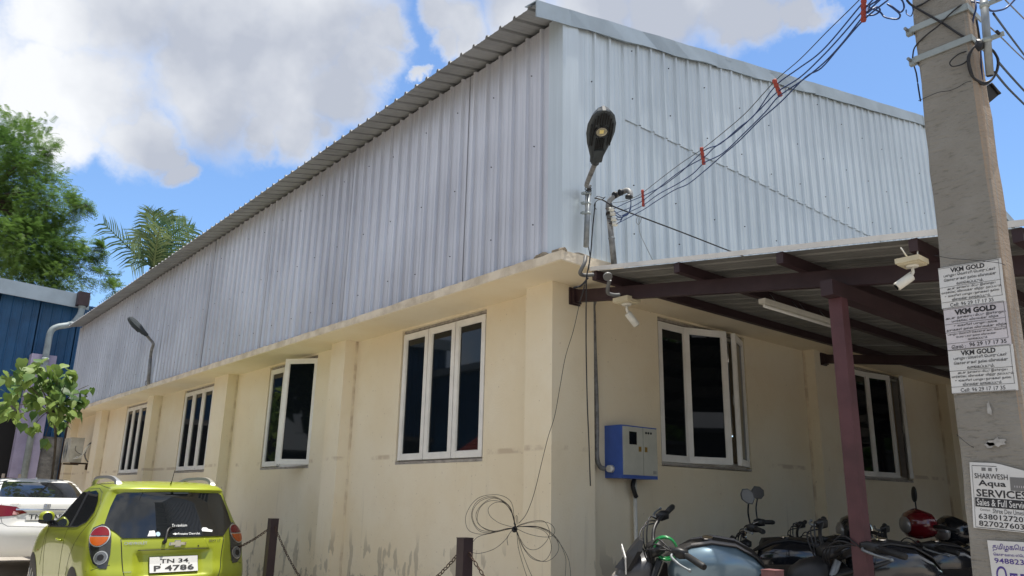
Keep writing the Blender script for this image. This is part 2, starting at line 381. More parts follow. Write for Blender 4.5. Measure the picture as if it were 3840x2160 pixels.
# ================================================================== GROUND
def plane_grid(x0, x1, y0, y1, z, nx, ny, amp=0):
    vs = [(x0+(x1-x0)*i/nx, y0+(y1-y0)*j/ny, z+amp*noise.noise(Vector((x0+(x1-x0)*i/nx, y0+(y1-y0)*j/ny, 0)))) for j in range(ny+1) for i in range(nx+1)]
    return MB().add(vs, [(j*(nx+1)+i, j*(nx+1)+i+1, (j+1)*(nx+1)+i+1, (j+1)*(nx+1)+i) for j in range(ny) for i in range(nx)])
M_GROUND = mat('dusty_ground', (.42,.36,.29), .95, col2=(.33,.28,.22), vscale=.7, bump=.6, bscale=9)
M_ROAD = mat('worn_concrete_road', (.36,.33,.29), .9, col2=(.28,.255,.225), vscale=1.4, bump=.5, bscale=25)
M_PLINTH = mat('cement_floor', (.22,.20,.18), .85, col2=(.13,.12,.11), vscale=2, bump=.3, bscale=20)
struct(plane_grid(-900, 900, -900, 900, -.03, 2, 2).build('ground', M_GROUND), 'dusty bare ground')
struct(plane_grid(-9, -1.0, -30, 20, -.002, 8, 40, .0).build('road', M_ROAD), 'worn concrete lane beside the building')
struct(MB().box((-1.0, -8, -.02), (16, .02, .10)).build('pavement', M_PLINTH), 'cement parking apron under the canopy')

# ================================================================== MAIN BUILDING
ZS, ZT = 3.241, 3.325          # slab
YEND, XR = 19.3, 15.2
RX, RY = .17, .15              # recess of the walls behind the pilasters
RIDGE_X = 7.6
def zroof(x): return 5.694+.224*x if x <= RIDGE_X else 5.694+.224*(2*RIDGE_X-x)
B = thing('factory_building', 'large cream plastered factory shed with galvanised sheet upper walls and gable roof', 'building', (0, 0, 0))
WZ0, WZ1 = 1.715, 3.20
winL = [(1.15, 2.72), (4.85, 6.42), (8.75, 10.30), (12.62, 14.22)]
winR = [(1.62, 3.17), (5.66, 7.22), (9.9, 11.45)]
def wall_with_holes(axis, plane, depth, a0, a1, holes, z0, z1):
    mb = MB()
    def bx(u0, u1, v0, v1):
        if u1-u0 < 1e-4: return
        if axis == 'y': mb.box((plane, u0, v0), (plane+depth, u1, v1))
        else: mb.box((u0, plane, v0), (u1, plane+depth, v1))
    u = a0
    for h0, h1 in holes:
        bx(u, h0, z0, z1); bx(h0, h1, z0, WZ0-.004); bx(h0, h1, WZ1+.012, z1); u = h1
    bx(u, a1, z0, z1); return mb
wall_with_holes('y', RX, .22, RY+.23, YEND, winL, -.02, ZS-.002).build('wall', M_WALL, B)
wall_with_holes('x', RY, .22, RX, XR, winR, -.02, ZS-.002).build('wall', M_WALL, B)
wb = MB().box((RX+.23, YEND-.22, -.02), (XR, YEND-.002, ZS-.002)).box((XR-.22, RY+.23, -.02), (XR-.002, YEND-.23, ZS-.002)); wb.build('wall', M_WALL, B)
# dark rooms behind the windows
rm = MB().box((.45, .45, -.01), (XR-.4, YEND-.4, .02)); rm.build('floor', M_DARK, B)
def bev_col(x0, x1, y0, y1):
    return MB().box((x0, y0, -.02), (x1, y1, ZS-.003))
bev_col(0, .40, 0, .35).add([], []).box((.40, 0, -.02), (.52, RY+.002, ZS-.003)).build('pilaster', M_WALL, B)
for y0, y1 in ((3.76, 4.13), (7.67, 8.27), (11.65, 12.04), (15.72, 16.30), (18.85, 19.29)):
    bev_col(0, RX+.004, y0, y1).build('pilaster', M_WALL, B)
for x0, x1 in ((4.45, 4.93), (8.42, 8.90), (12.4, 12.9)):
    bev_col(x0, x1, 0, RY+.004).build('pilaster', M_WALL, B)
# projecting slab with crumbling edge
def slab():
    mb = MB(); rr = random.Random(3)
    def edge(p, q, inn, n):
        p = Vector(p); q = Vector(q); inn = Vector(inn); vs = []; hh = 0
        for i in range(n+1):
            t = i/n; c = p.lerp(q, t); hh = .6*hh+.4*rr.uniform(-.012, .010); jag = hh
            far = t > .55 and len(vs) > 0 and abs(q.y-p.y) > 10
            o = rr.uniform(-.004, .004)
            vs += [c+Vector((0, 0, 0)), c+Vector((0, 0, ZT-ZS+jag))+inn.normalized()*(o+.008), c+inn+Vector((0, 0, ZT-ZS+.012)), c+inn]
        fs = []
        for i in range(n):
            for k in range(4): fs.append((i*4+k, (i+1)*4+k, (i+1)*4+(k+1) % 4, i*4+(k+1) % 4))
        fs += [(0, 1, 2, 3), (n*4+3, n*4+2, n*4+1, n*4)]
        mb.add(vs, fs)
    edge((-.376, -.50, ZS), (-.376, YEND, ZS), (.60, 0, 0), 260)
    edge((.2241, -.50, ZS), (XR+.3, -.50, ZS), (0, .80, 0), 160)
    return mb
slab().build('cornice_slab', M_SLAB, B)
# soffit skin in wall plaster, 3 mm under the slab
MB().box((-.372, -.496, ZS-.006), (RX+.05, YEND-.004, ZS-.0005)).box((RX+.051, -.496, ZS-.006), (XR+.29, RY+.05, ZS-.0005)).build('soffit', M_WALL, B)
# broken lumps of mortar on the slab near the corner
def lump(c, s, seed):
    rr = random.Random(seed); bm = bmesh.new(); bmesh.ops.create_icosphere(bm, subdivisions=2, radius=1)
    vs = [Vector(c)+Vector((v.co.x*s[0], v.co.y*s[1], v.co.z*s[2]))*(1+.35*noise.noise(v.co*1.7+Vector((seed, 0, 0)))) for v in bm.verts]
    fs = [tuple(v.index for v in f.verts) for f in bm.faces]; bm.free(); return MB().add(vs, fs)
M_LUMP = mat('crumbled_mortar', (.36,.30,.22), .95, var=.5, vscale=20, bump=1, bscale=30)
for q, s, sd_ in (((-.33, -.22, ZT+.010), (.03, .085, .035), 1), ((-.34, .22, ZT+.002), (.022, .10, .014), 2), ((-.32, -.42, ZT+.01), (.04, .09, .03), 3), ((-.10, -.47, ZT+.005), (.12, .03, .025), 4)):
    lump(q, s, sd_).build('mortar_lump', M_LUMP, B)

# --- profiled sheets
def profile(width, phase=0., pitch=.2, h=.022):
    pts = [(0, 0)]; s = phase
    while s < width-.001:
        if s > .03:
            for a, b in ((-.022, 0), (-.011, h), (.011, h), (.022, 0)):
                if 0 < s+a < width: pts.append((s+a, b))
        for k in (.075, .135):
            for a, b in ((-.009, 0), (0, .004), (.009, 0)):
                if 0 < s+k+a < width: pts.append((s+k+a, b))
        s += pitch
    pts.append((width, 0)); return sorted(set(pts))
def vsheet(org, du, nr, width, zlo, ztop, phase, tilt=0., h=.022):
    """upright sheet: starts at org, runs along du, stands off along nr; ztop is a function of the run"""
    mb = MB(); pr = profile(width, phase, .2, h); vs = []
    for s, hh in pr:
        p = Vector(org)+Vector(du)*s+Vector(nr)*(hh)
        z1 = ztop(s)
        zs = [zlo, zlo+(z1-zlo)*.5, z1]
        for k, z in enumerate(zs): vs.append(Vector((p.x, p.y, z))+Vector(nr)*(tilt*(k == 0)))
    n = len(pr); fs = [(i*3+k, (i+1)*3+k, (i+1)*3+k+1, i*3+k+1) for i in range(n-1) for k in range(2)]
    return mb.add(vs, fs)
# side wall, x = -.31 plane, ribs point to -x
rr = random.Random(11)
y = -.27; k = 0
while y < 18.2:
    wd = min(1.2, 18.2-y)
    off = .006*(k % 2)+rr.uniform(0, .004)
    vsheet((-.30-off, y, 0), (0, 1, 0), (-1, 0, 0), wd+.03, ZT+.012+rr.uniform(-.006, .012), lambda s: zroof(-.31)-.07, .10, tilt=.006, h=.030).build('cladding_sheet', M_CLADL, B)
    y += 1.2; k += 1
# gable wall, y = -.44 plane, ribs point to -y
LAP = 4.825
xs0 = -.13
def gz(x): return zroof(x)-.10
vsheet((xs0, -.435, 0), (1, 0, 0), (0, -1, 0), .64, ZT+.01, lambda s: gz(xs0+s), .03).build('cladding_sheet', M_CLADR, B)
x = .49; k = 0
while x < XR+.1:
    wd = min(1.2, XR+.25-x); o = .004*(k % 2)
    x_ = x
    vsheet((x, -.432-o, 0), (1, 0, 0), (0, -1, 0), wd+.03, ZT+.01, lambda s: LAP+.05, .013).build('cladding_sheet', M_CLADR, B)
    vsheet((x, -.437-o, 0), (1, 0, 0), (0, -1, 0), wd+.03, LAP+rr.uniform(-.006, .006), lambda s: gz(x_+s), .013, tilt=.005).build('cladding_sheet', M_CLADR, B)
    x += 1.2; k += 1
# back and far walls of the upper storey so it is closed
MB().box((XR+.2, -.40, ZT), (XR+.25, 18.2, 5.5)).build('cladding_sheet', M_CLADL, B)
MB().prism([(-.28, 18.22, ZT+.01), (XR+.2, 18.22, ZT+.01), (XR+.2, 18.22, zroof(XR+.2)-.08), (RIDGE_X, 18.22, zroof(RIDGE_X)-.08), (-.28, 18.22, zroof(-.28)-.08)], (0, .03, 0)).build('cladding_sheet', M_CLADL, B)
# corner flashing
MB().box((-.322, -.458, ZT+.005), (-.316, -.28, zroof(-.31)-.06)).box((-.3155, -.458, ZT+.005), (-.125, -.452, zroof(-.31)-.04)).build('corner_flashing', M_CLADR, B)
# screws
sc = MB()
for yy in [(-.1+.6*i) for i in range(30)]:
    for zz in (3.62, 4.35, 5.15): sc.disc((-.335, yy+rr.uniform(-.05, .05), zz+rr.uniform(-.04, .04)), (-1, 0, 0), .006, .008, 6)
for xx in [(.0+.6*i) for i in range(25)]:
    for zz in (3.7, 4.2, 5.05, 5.6, 6.3):
        if zz < gz(xx)-.1: sc.disc((xx+rr.uniform(-.04, .04), -.46, zz+rr.uniform(-.05, .05)), (0, -1, 0), .006, .010, 6)
struct(sc.build('screws', M_CABLE, B), kind='stuff')
# roof sheets: ribs run down the slope, spaced along y
YR0, YR1 = -.47, 18.0
def roofsheet(y0, y1, side, lift):
    pr = profile(y1-y0, .1, h=.03); vs = []
    if side > 0: xs = [-.65, 1.5, 4.5, RIDGE_X]
    else: xs = [RIDGE_X, 10.5, 13.5, 2*RIDGE_X+.65]
    for s, hh in pr:
        for xx in xs: vs.append((xx, y0+s, zroof(xx)+hh-.035+lift))
    n = len(pr); m = 4
    return MB().add(vs, [(i*m+k, (i+1)*m+k, (i+1)*m+k+1, i*m+k+1) for i in range(n-1) for k in range(m-1)])
y = YR0; k = 0
while y < YR1-.01:
    y1 = min(y+1.0, YR1)
    roofsheet(y, y1+.02, 1, .003*(k % 2)).build('roof_sheet', M_ROOF, B)
    roofsheet(y, y1+.02, -1, .003*(k % 2)).build('roof_sheet', M_ROOF, B)
    y += 1.0; k += 1
# rake flashing pieces
def rake(x0, x1, lift=0., dent=0):
    mb = MB(); yv = -.472-lift; n = max(2, int((x1-x0)/.25)); vs = []
    for i in range(n+1):
        xx = x0+(x1-x0)*i/n; z = zroof(xx); dz = dent*.012*math.sin(i*1.7)
        vs += [(xx, yv+dent*.006*math.sin(i*2.1), z+.004), (xx, yv-.006+dent*.010*math.sin(i*1.3+1), z-.165+dz), (xx, yv+.012, z-.160+dz), (xx, yv+.012, z-.006), (xx, yv+.16, z+.012), (xx, yv+.16, z+.018)]
    fs = []
    m = 6; order = [0, 1, 2, 3, 4, 5]
    for i in range(n):
        for a in range(m):
            b = (a+1) % m; fs.append((i*m+a, (i+1)*m+a, (i+1)*m+b, i*m+b))
    fs += [tuple(range(m)), tuple(range(n*m+m-1, n*m-1, -1))]
    return mb.add(vs, fs)
cuts = [-.65, -.25, 2.0, 4.15, 5.95, RIDGE_X]
for i in range(len(cuts)-1): rake(cuts[i], cuts[i+1]+.012, .004*(i % 2), dent=1 if i in (1, 2) else .4).build('rake_flashing', M_TRIM, B)
for a in (RIDGE_X, 9.8, 12.0, 14.2):
    rake(a+.002, min(a+2.21, 2*RIDGE_X+.65), .004*(int(a) % 2), .4).build('rake_flashing', M_TRIM, B)

# --- windows
def sash(mb_f, mb_g, w_, h_, fw=.062, th=.045):
    """leaf in its own plane: u 0..w, v 0..h, thickness -th..0 (outside is -n)"""
    mb_f.box((0, -th, 0), (fw, 0, h_)); mb_f.box((w_-fw, -th, 0), (w_, 0, h_)); mb_f.box((fw, -th+.001, 0), (w_-fw, -.001, fw)); mb_f.box((fw, -th+.001, h_-fw), (w_-fw, -.001, h_))
    b = .008
    mb_f.box((fw, -th+.010, fw), (fw+b, -.012, h_-fw)); mb_f.box((w_-fw-b, -th+.010, fw), (w_-fw, -.012, h_-fw))
    mb_f.box((fw+b, -th+.0105, fw), (w_-fw-b, -.012, fw+b)); mb_f.box((fw+b, -th+.0105, h_-fw-b), (w_-fw-b, -.012, h_-fw))
    mb_g.box((fw+.002, -.026, fw+.002), (w_-fw-.002, -.020, h_-fw-.002))
def window(axis, a0, a1, leaves, label=None):
    """leaves: list of (start fraction, width, hinge ('l','r'), open angle deg). axis 'x': wall along x facing -y; 'y': wall along y facing -x"""
    g = .018; W = a1-a0; H = WZ1-WZ0
    if axis == 'x': base = Matrix.Translation((a0, RY+.085, WZ0))
    else: base = Matrix.Translation((RX+.085, a1, WZ0)) @ Matrix.Rotation(R(-90), 4, 'Z')
    fr = MB(); fo = .04
    fr.box((g, -.03, g), (g+fo, .04, H-g)); fr.box((W-g-fo, -.03, g), (W-g, .04, H-g)); fr.box((g+fo, -.029, g), (W-g-fo, .039, g+fo+.01)); fr.box((g+fo, -.029, H-g-fo), (W-g-fo, .039, H-g))
    for k in (1, 2): fr.box((W*k/3-.02, -.024, g+fo+.01), (W*k/3+.02, .034, H-g-fo))
    f = fr.xf(base).build('window', M_UPVC, B, label)
    for k in (1, 2):
        uk = .022+k*(W-.05)/3-.006
        if all(q[3] == 0 for q in leaves): MB().box((uk-.0055, -.058, g+.02), (uk+.0055, -.030, H-g-.02)).xf(base).build('dark_leaf_gap', M_BLACKP, f)  # black strip painting in the dark gap between closed leaves
    sl = MB().box((0, -.085, -.012), (W, .04, g-.002)); sl.xf(base).build('sill', M_SILL, f)
    hd = MB().box((0, -.05, H-g+.002), (W, .04, H+.012)); hd.xf(base).build('head_packing', M_SILL, f)
    for u, wl, hinge, ang in leaves:
        mf, mg = MB(), MB(); h_ = H-2*g-.03; sash(mf, mg, wl, h_)
        if hinge == 'l': m = Matrix.Translation((u, -.028, g+.015)) @ Matrix.Rotation(R(-ang), 4, 'Z')
        else: m = Matrix.Translation((u+wl, -.028, g+.015)) @ Matrix.Rotation(R(ang), 4, 'Z') @ Matrix.Translation((-wl, 0, 0))
        mf.xf(base @ m).build('sash', M_UPVC, f); mg.xf(base @ m).build('pane', M_GLASS, f)
        hb = MB().box((wl-.045 if hinge == 'l' else .03, .001, h_*.45), (wl-.03 if hinge == 'l' else .045, .02, h_*.45+.1)); hb.xf(base @ m).build('handle', M_WHITEP, f)
    return f
def closed(W): s = (W-.05)/3; return [(.022, s-.012, 'l', 0), (.022+s, s-.012, 'l', 0), (.022+2*s, s-.003, 'r', 0)]
Wd = winL[0][1]-winL[0][0]
window('y', *winL[0], closed(Wd))
s3 = (Wd-.05)/3
window('y', *winL[1], [(.022, s3, 'l', 0), (Wd-.022-s3, s3, 'r', 36)], 'window with its near leaf swung outward')
window('y', *winL[2], closed(winL[2][1]-winL[2][0]))
window('y', *winL[3], closed(winL[3][1]-winL[3][0]))
window('x', *winR[0], [(.022, s3-.02, 'l', 0), (.47, s3+.02, 'l', 21), (winR[0][1]-winR[0][0]-.022-s3, s3, 'r', 24)], 'window with two leaves ajar')
window('x', *winR[1], [(.022, s3-.02, 'l', 0), (.47, s3+.02, 'l', 10), (winR[1][1]-winR[1][0]-.022-s3, s3, 'r', 26)], 'window with one leaf ajar')
window('x', *winR[2], closed(winR[2][1]-winR[2][0]))
# bars seen behind the far windows
gb = MB()
for y0, y1 in winL[2:]:
    for i in range(7): gb.beam((.36, y0+.05, WZ0+.1+i*.2), (.36, y1-.05, WZ0+.1+i*.2), .012, .012)
gb.build('window_grille', M_STEEL, B)

# ================================================================== CANOPY
def zc(y): return 3.275+.138*(y)      # sheet underside height at y (y negative outward)
CX0, CX1, CY0, CY1 = -.03, 13.5, -.52, -3.66
K = thing('canopy', 'lean-to parking canopy of grey sheets on maroon steel beams over the motorbikes', 'canopy', (4, -2, 0))
def cansheet(y0, y1, x0, x1, lift=0.):   # ribs run outward (y); spaced along x
    pr = profile(x1-x0, .12, h=.024); vs = []
    ys = [y0, (y0+y1)/2, y1]
    for s, hh in pr:
        for yy in ys: vs.append((x0+s, yy, zc(yy)+hh+lift))
    n = len(pr); return MB().add(vs, [(i*3+k, (i+1)*3+k, (i+1)*3+k+1, i*3+k+1) for i in range(n-1) for k in range(2)])
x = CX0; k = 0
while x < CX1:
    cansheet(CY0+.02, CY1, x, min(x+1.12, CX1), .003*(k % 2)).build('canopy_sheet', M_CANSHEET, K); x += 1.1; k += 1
# folded end strip of the sheet along the near edge
M_CREAMTRIM = mat('pale_sheet_edge', (.72,.70,.66), .45, metal=.1, var=.15, vscale=5)
MB().hexa([(CX0-.035, CY0, zc(CY0)-.002), (CX0-.030, CY0, zc(CY0)-.002), (CX0-.030, CY1-.02, zc(CY1)-.002), (CX0-.035, CY1-.02, zc(CY1)-.002),
           (CX0-.035, CY0, zc(CY0)+.030), (CX0-.030, CY0, zc(CY0)+.030), (CX0-.030, CY1-.02, zc(CY1)+.030), (CX0-.035, CY1-.02, zc(CY1)+.030)]).hexa(
          [(CX0-.034, CY0, zc(CY0)+.0305), (CX0+.06, CY0, zc(CY0)+.0305), (CX0+.06, CY1-.02, zc(CY1)+.0305), (CX0-.034, CY1-.02, zc(CY1)+.0305),
           (CX0-.034, CY0, zc(CY0)+.034), (CX0+.06, CY0, zc(CY0)+.034), (CX0+.06, CY1-.02, zc(CY1)+.034), (CX0-.034, CY1-.02, zc(CY1)+.034)]).build('edge_strip', M_CREAMTRIM, K)
PH = .075
for yy in (-.56, -1.40, -2.24, -3.08, -3.60):
    MB().box((CX0-.02, yy-.025, zc(yy)-PH-.003), (CX1, yy+.025, zc(yy)-.003)).build('purlin', M_MAROON, K)
BX = (.27, 4.66, 9.0, 12.9)
for bx_ in BX:
    zz = lambda yy: zc(yy)-PH-.055-.004
    MB().beam((bx_, -.02, zz(-.02)), (bx_, -3.63, zz(-3.63)), .05, .11).build('beam', M_MAROON, K)
    br = MB().box((bx_-.07, -.020, zz(0)-.085), (bx_+.06, -.001, zz(0)+.07)).box((bx_-.055, -.05, zz(0)-.075), (bx_+.045, -.0201, zz(0)+.055))
    br.build('wall_bracket', M_MAROON, K)
GY = -2.50; GZ = zc(GY)-PH-.12
MB().box((.03, GY-.04, GZ-.10), (CX1, GY+.04, GZ)).build('girder', M_MAROON, K)
for px_ in (.165, 4.66, 9.0): MB().box((px_-.042, GY-.042, .10), (px_+.042, GY+.042, GZ-.101)).build('post', mat('mauve_painted_post', (.095,.036,.042), .5, var=.35, vscale=5), K)

# tube light under the second purlin
T = thing('tube_light', 'long white tube light batten tied under a maroon canopy purlin', 'tube light', (1.5, -1.5, 2.9))
tz = zc(-1.5)-PH-.03
MB().box((.90, -1.535, tz-.045), (2.13, -1.475, tz-.005)).build('batten', M_WHITEP, T)
MB().tube([(.93, -1.505, tz-.062), (2.10, -1.505, tz-.062)], .013, 8).build('tube', mat('unlit_tube', (.8,.8,.76), .3), T)
for xx in (1.15, 1.5, 1.62, 1.95): MB().tube([(xx, -1.43, tz+PH+.02), (xx, -1.475, tz+.03), (xx, -1.478, tz-.045)], .003, 5).build('tie_wire', M_STEEL, T)

# surveillance cameras on the canopy
def cctv(bpix, bk, direction, name_label, tie, k_=1.0):
    c = bpix; t = thing('security_camera', name_label, 'camera', c); k = k_
    bx_ = lambda x0, y0, z0, x1, y1, z1: ((c.x+x0*k, c.y+y0*k, c.z+z0*k), (c.x+x1*k, c.y+y1*k, c.z+z1*k))
    MB().box(*bx_(-.10, -.10, 0, .10, .10, .045)).box(*bx_(-.088, -.088, -.012, .088, .088, -.0005)).build('junction_box', M_CREAMP, t)
    MB().tube([c+Vector((0, 0, -.0125))*k, c+Vector((0, 0, -.03))*k], [.055*k, .048*k], 14).tube([c+Vector((0, 0, -.031))*k, c+Vector((0, 0, -.075))*k, c+(Vector((0, 0, -.095))+direction*.02)*k], .014*k, 8).build('mount', M_WHITEP, t)
    p = c+(Vector((0, 0, -.10))+direction*.02)*k; q = p+direction*.15*k
    b = MB().tube([p-direction*.01*k, p, q-direction*.005*k, q], [.025*k, .038*k, .038*k, .034*k], 14).build('camera_body', M_WHITEP, t)
    MB().disc(q+direction*.001, direction, .026*k, .003, 14).build('lens', M_GLASS, b)
    MB().tube([p+Vector((0, 0, .041))*k, q+direction*.025*k+Vector((0, 0, .041))*k], .006*k, 6).build('sunshield', M_WHITEP, b)
    if tie:
        for pts_ in (((-.08, 0, .045), (-.14, .02, .12)), ((.03, -.04, .046), (.08, -.03, .15))): MB().tube([c+Vector(v)*k for v in pts_], .006*k, 6).build('tie', M_WHITEP, t)
    return t
c1 = Vector((.27, 0, 0)); p = onx(2350, 1135, .27)
cctv(p, 0, Vector((.55, -.15, -.6)).normalized(), 'white bullet security camera under the first canopy beam beside the corner column', False, .82)
p = onx(3420, 990, -.08)
cctv(p, 0, Vector((-.35, .55, -.45)).normalized(), 'white bullet security camera on cream box hanging at the canopy edge beside the concrete pole', True, .66)
# flexible conduit pieces by the corner
def ribbed(pts, r, name, m, label, cat):
    cu = curve(pts, 14); mb = MB(); rs = [r*(1.0 if i % 2 else .84) for i in range(len(cu))]; mb.tube(cu, rs, 10)
    return tag(mb.build(name, m), label, cat)
ribbed([atd(*q) for q in ((2196,962,6.0),(2192,985,5.95),(2180,1010,5.93),(2176,1025,5.95),(2190,1032,6.0),(2225,1030,6.05))], .016, 'flexible_conduit', M_CONDUIT, 'ribbed grey flexible conduit bending over the cracked slab corner', 'conduit')
ribbed([atd(*q) for q in ((2287,1050,5.75),(2280,1075,5.78),(2280,1098,5.82),(2300,1106,5.85),(2322,1106,5.9))], .015, 'flexible_conduit', M_CONDUIT, 'ribbed grey flexible conduit running into the first security camera box', 'conduit')
pc = atd(2278, 1035, 5.7)
t = thing('ceiling_rose', 'round grey cable cover under the near end of the canopy edge', 'cable box', pc)
MB().disc(pc, (-.3, -.5, -.6), .034, .015, 16).build('cover', M_CONDUIT, t)

# ================================================================== LAMPS, MASTS, PIPES
YG = -.50
def lamp_head(t, base, d, up, s=1.0):
    """flat racket-shaped street light; base = spigot point, d = pointing direction, up = its top normal"""
    d = Vector(d).normalized(); up = Vector(up); up = (up-d*up.dot(d)).normalized(); sd = d.cross(up)
    m = Matrix((d, sd, up)).transposed().to_4x4(); m = Matrix.Translation(base) @ m
    prof = [(0, .045), (.05, .048), (.10, .062), (.18, .085), (.27, .100), (.35, .098), (.42, .078), (.46, .045), (.475, .012)]
    vs = []
    for x_, hw in prof:
        zt = .030+.018*math.sin(min(1, x_/.3)*math.pi/2)*(1-(x_/.475)**3)
        vs += [(x_*s, -hw*s, 0), (x_*s, -hw*s*.75, zt*s), (x_*s, 0, zt*s*1.15), (x_*s, hw*s*.75, zt*s), (x_*s, hw*s, 0), (x_*s, hw*.82*s, -.014*s), (x_*s, -hw*.82*s, -.014*s)]
    k = 7; n = len(prof); fs = [(i*k+a, (i+1)*k+a, (i+1)*k+(a+1) % k, i*k+(a+1) % k) for i in range(n-1) for a in range(k)]
    fs += [tuple(range(k)), tuple(range((n-1)*k+k-1, (n-1)*k-1, -1))]
    hd = MB().add([m @ Vector(v) for v in vs], fs, False).build('lamp_head', M_LAMPB, t)
    fins = MB()
    for i in range(-4, 5):   # cooling fins on the underside, round the lens
        yy = i*.018
        L_ = .455-.16*abs(i/4)**2*.6
        fins.box((.355*s if abs(i) < 3 else .17*s, (yy-.003)*s, -.026*s), (L_*s, (yy+.003)*s, -.0145*s))
    for i in range(-2, 3): fins.box((.14*s, (i*.013-.003)*s, -.026*s), (.235*s, (i*.013+.003)*s, -.0145*s))
    fins.xf(m).build('cooling_fin', M_BLACKP, hd)
    MB().box((.05*s, -.032*s, -.030*s), (.13*s, .032*s, -.0145*s)).xf(m).build('driver_cover', M_LAMPB, hd)
    MB().ring((.30*s, 0, -.030*s), (0, 0, 1), .050*s, .012*s, .0155*s).xf(m).build('lens_bezel', M_CHROME, hd)
    MB().disc((.30*s, 0, -.027*s), (0, 0, 1), .038*s, .008*s).xf(m).build('lens', mat('lamp_reflector', (.70,.66,.50), .15, metal=.6), hd)
    MB().box((.285*s, -.014*s, -.0295*s), (.315*s, .014*s, -.0272*s)).xf(m).build('led_chip', mat('led_chip', (.75,.62,.25), .5), hd)
    MB().tube([m @ Vector((-.03*s, 0, .012*s)), m @ Vector((.055*s, 0, .012*s))], .028*s, 12).build('spigot', M_LAMPB, hd)
m1b = ony(2198, 925, -.53); m1t = ony(2206, 722, -.53); jb = atd(2235, 605, 5.45)
t = thing('wall_street_lamp', 'dark grey LED street lamp on bent pipe clamped to the sheet wall at the corner', 'street lamp', m1b)
MB().tube([m1b, m1t], .024, 12).build('mast_pipe', M_STEEL, t)
MB().tube(curve([m1t-Vector((0, 0, .12)), m1t+Vector((0, -.005, .05)), m1t.lerp(jb, .45)+Vector((0, .05, -.02)), jb], 6), .019, 12).build('bent_arm', M_DKPIPE, t)
jd = (atd(2268, 395, 5.05)-jb)
lamp_head(t, jb, jd, Vector((.55, .78, .30)), jd.length/.475*.94)
for f in (.0, .33, .66):
    p = m1t.lerp(m1b, f*.55+.05); MB().tube([p, p+Vector((0, 0, .018))], .029, 12).box((p.x-.055, p.y-.004, p.z), (p.x-.028, p.y+.03, p.z+.018)).build('clamp', M_STEELW, t)
wr = MB()
for i in range(4): wr.torus(m1t+Vector((0, 0, -.01+.022*i)), (rnd.uniform(-.15, .15), .1, 1), .027, .0035, 14, 5)
wr.build('binding_wire', M_CABLE, t)

# far wall lamp
q0 = onx(556, 1440, -.42); q1 = onx(566, 1330, -.42)
t = thing('wall_street_lamp', 'small dark street lamp on a curved pipe along the far side wall', 'street lamp', q0)
MB().tube([onx(556, 1440, -.40), onx(564, 1345, -.40)], .030, 10).build('mast_pipe', M_DKPIPE, t)
tt = (onx(566, 1330, -.40)-CAM).dot(Fv)
elb = [onx(564, 1345, -.40), onx(568, 1315, -.42), onx(575, 1290, -.45), atd(565, 1275, tt-.1), atd(545, 1252, tt-.3)]
MB().tube(curve(elb, 5), .026, 10).build('bent_arm', M_DKPIPE, t)
e0 = atd(545, 1254, tt-.3); e1 = atd(479, 1192, tt-.7)
lamp_head(t, e0, e1-e0, (e1-e0).cross(Fv)*(-1 if (e1-e0).cross(Fv).z < 0 else 1)+Fv*.05*(e1-e0).length, (e1-e0).length/.475*.98)
MB().tube(curve([onx(556, 1440, -.38), onx(548, 1428, -.40), onx(545, 1440, -.42), onx(552, 1447, -.36)], 5), .006, 6).build('lamp_cable', M_CONDUIT, t)

# service mast with bent head and insulators
mb_ = ony(2303, 992, -.53); mt_ = ony(2284, 800, -.53)
t = thing('service_mast', 'bent grey electrical service pipe with white insulators on the gable wall', 'service mast', mb_)
dirv = mt_-mb_
MB().tube([mb_, mt_], .026, 12).build('mast_pipe', M_DKPIPE, t)
MB().tube([mb_.lerp(mt_, .52), mb_.lerp(mt_, .50)], .030, 12).build('clamp', M_STEEL, t)
hp = [ony(2284, 802, -.53), ony(2281, 770, -.54), ony(2290, 748, -.56), ony(2310, 733, -.60), ony(2335, 720, -.66), ony(2352, 714, -.70), ony(2362, 722, -.73), ony(2364, 740, -.74)]
MB().tube(curve(hp, 6), .023, 12).build('bent_head', M_DKPIPE, t)
for i, q in enumerate(((2284,770),(2306,731),(2327,722),(2357,738),(2284,802))):
    p = ony(q[0], q[1], (-.54, -.60, -.66, -.74, -.53)[i]); dd = ((0, 0, 1), (.9, -.2, .5), (.9, -.3, .3), (0, 0, 1), (0, 0, 1))[i]
    MB().tube([p-Vector(dd).normalized()*.012, p+Vector(dd).normalized()*.012], .029, 12).build('coupling', M_BLACKP, t)
INS = [(2289,785), (2293,801), (2297,822), (2301,840)]
for q in INS:
    p = ony(q[0], q[1], -.575); MB().tube([p-Vector((.01, -.01, 0)), p+Vector((.018, -.012, 0)), p+Vector((.03, -.02, 0))], [.017, .021, .013], 10).build('insulator', M_WHITEP, t)
    MB().tube([p-Vector((.05, -.01, .004)), p], .004, 6).build('insulator_hook', M_RUST, t)

# overhead service wires with red spacers
PH_ = [(2290,.0), (2411,.1)]
paths = [[(2302,783),(2350,760),(2411,735),(2480,700),(2520,672),(2560,640),(2640,565),(2700,540),(2770,480),(2830,430),(2905,325),(2990,260),(3060,210),(3120,150),(3232,15),(3290,-50)],
         [(2306,800),(2360,780),(2411,752),(2470,705),(2540,650),(2590,618),(2640,590),(2680,552),(2760,495),(2850,410),(2915,345),(3000,290),(3080,215),(3150,140),(3236,40),(3300,-30)],
         [(2310,820),(2360,795),(2411,770),(2470,728),(2540,690),(2600,650),(2642,610),(2710,575),(2790,500),(2870,420),(2920,362),(3010,300),(3090,235),(3160,160),(3240,58),(3310,-10)],
         [(2312,840),(2365,812),(2415,785),(2460,755),(2530,712),(2580,690),(2643,640),(2700,590),(2770,530),(2850,450),(2925,385),(3020,290),(3080,255),(3150,175),(3238,75),(3330,0)]]
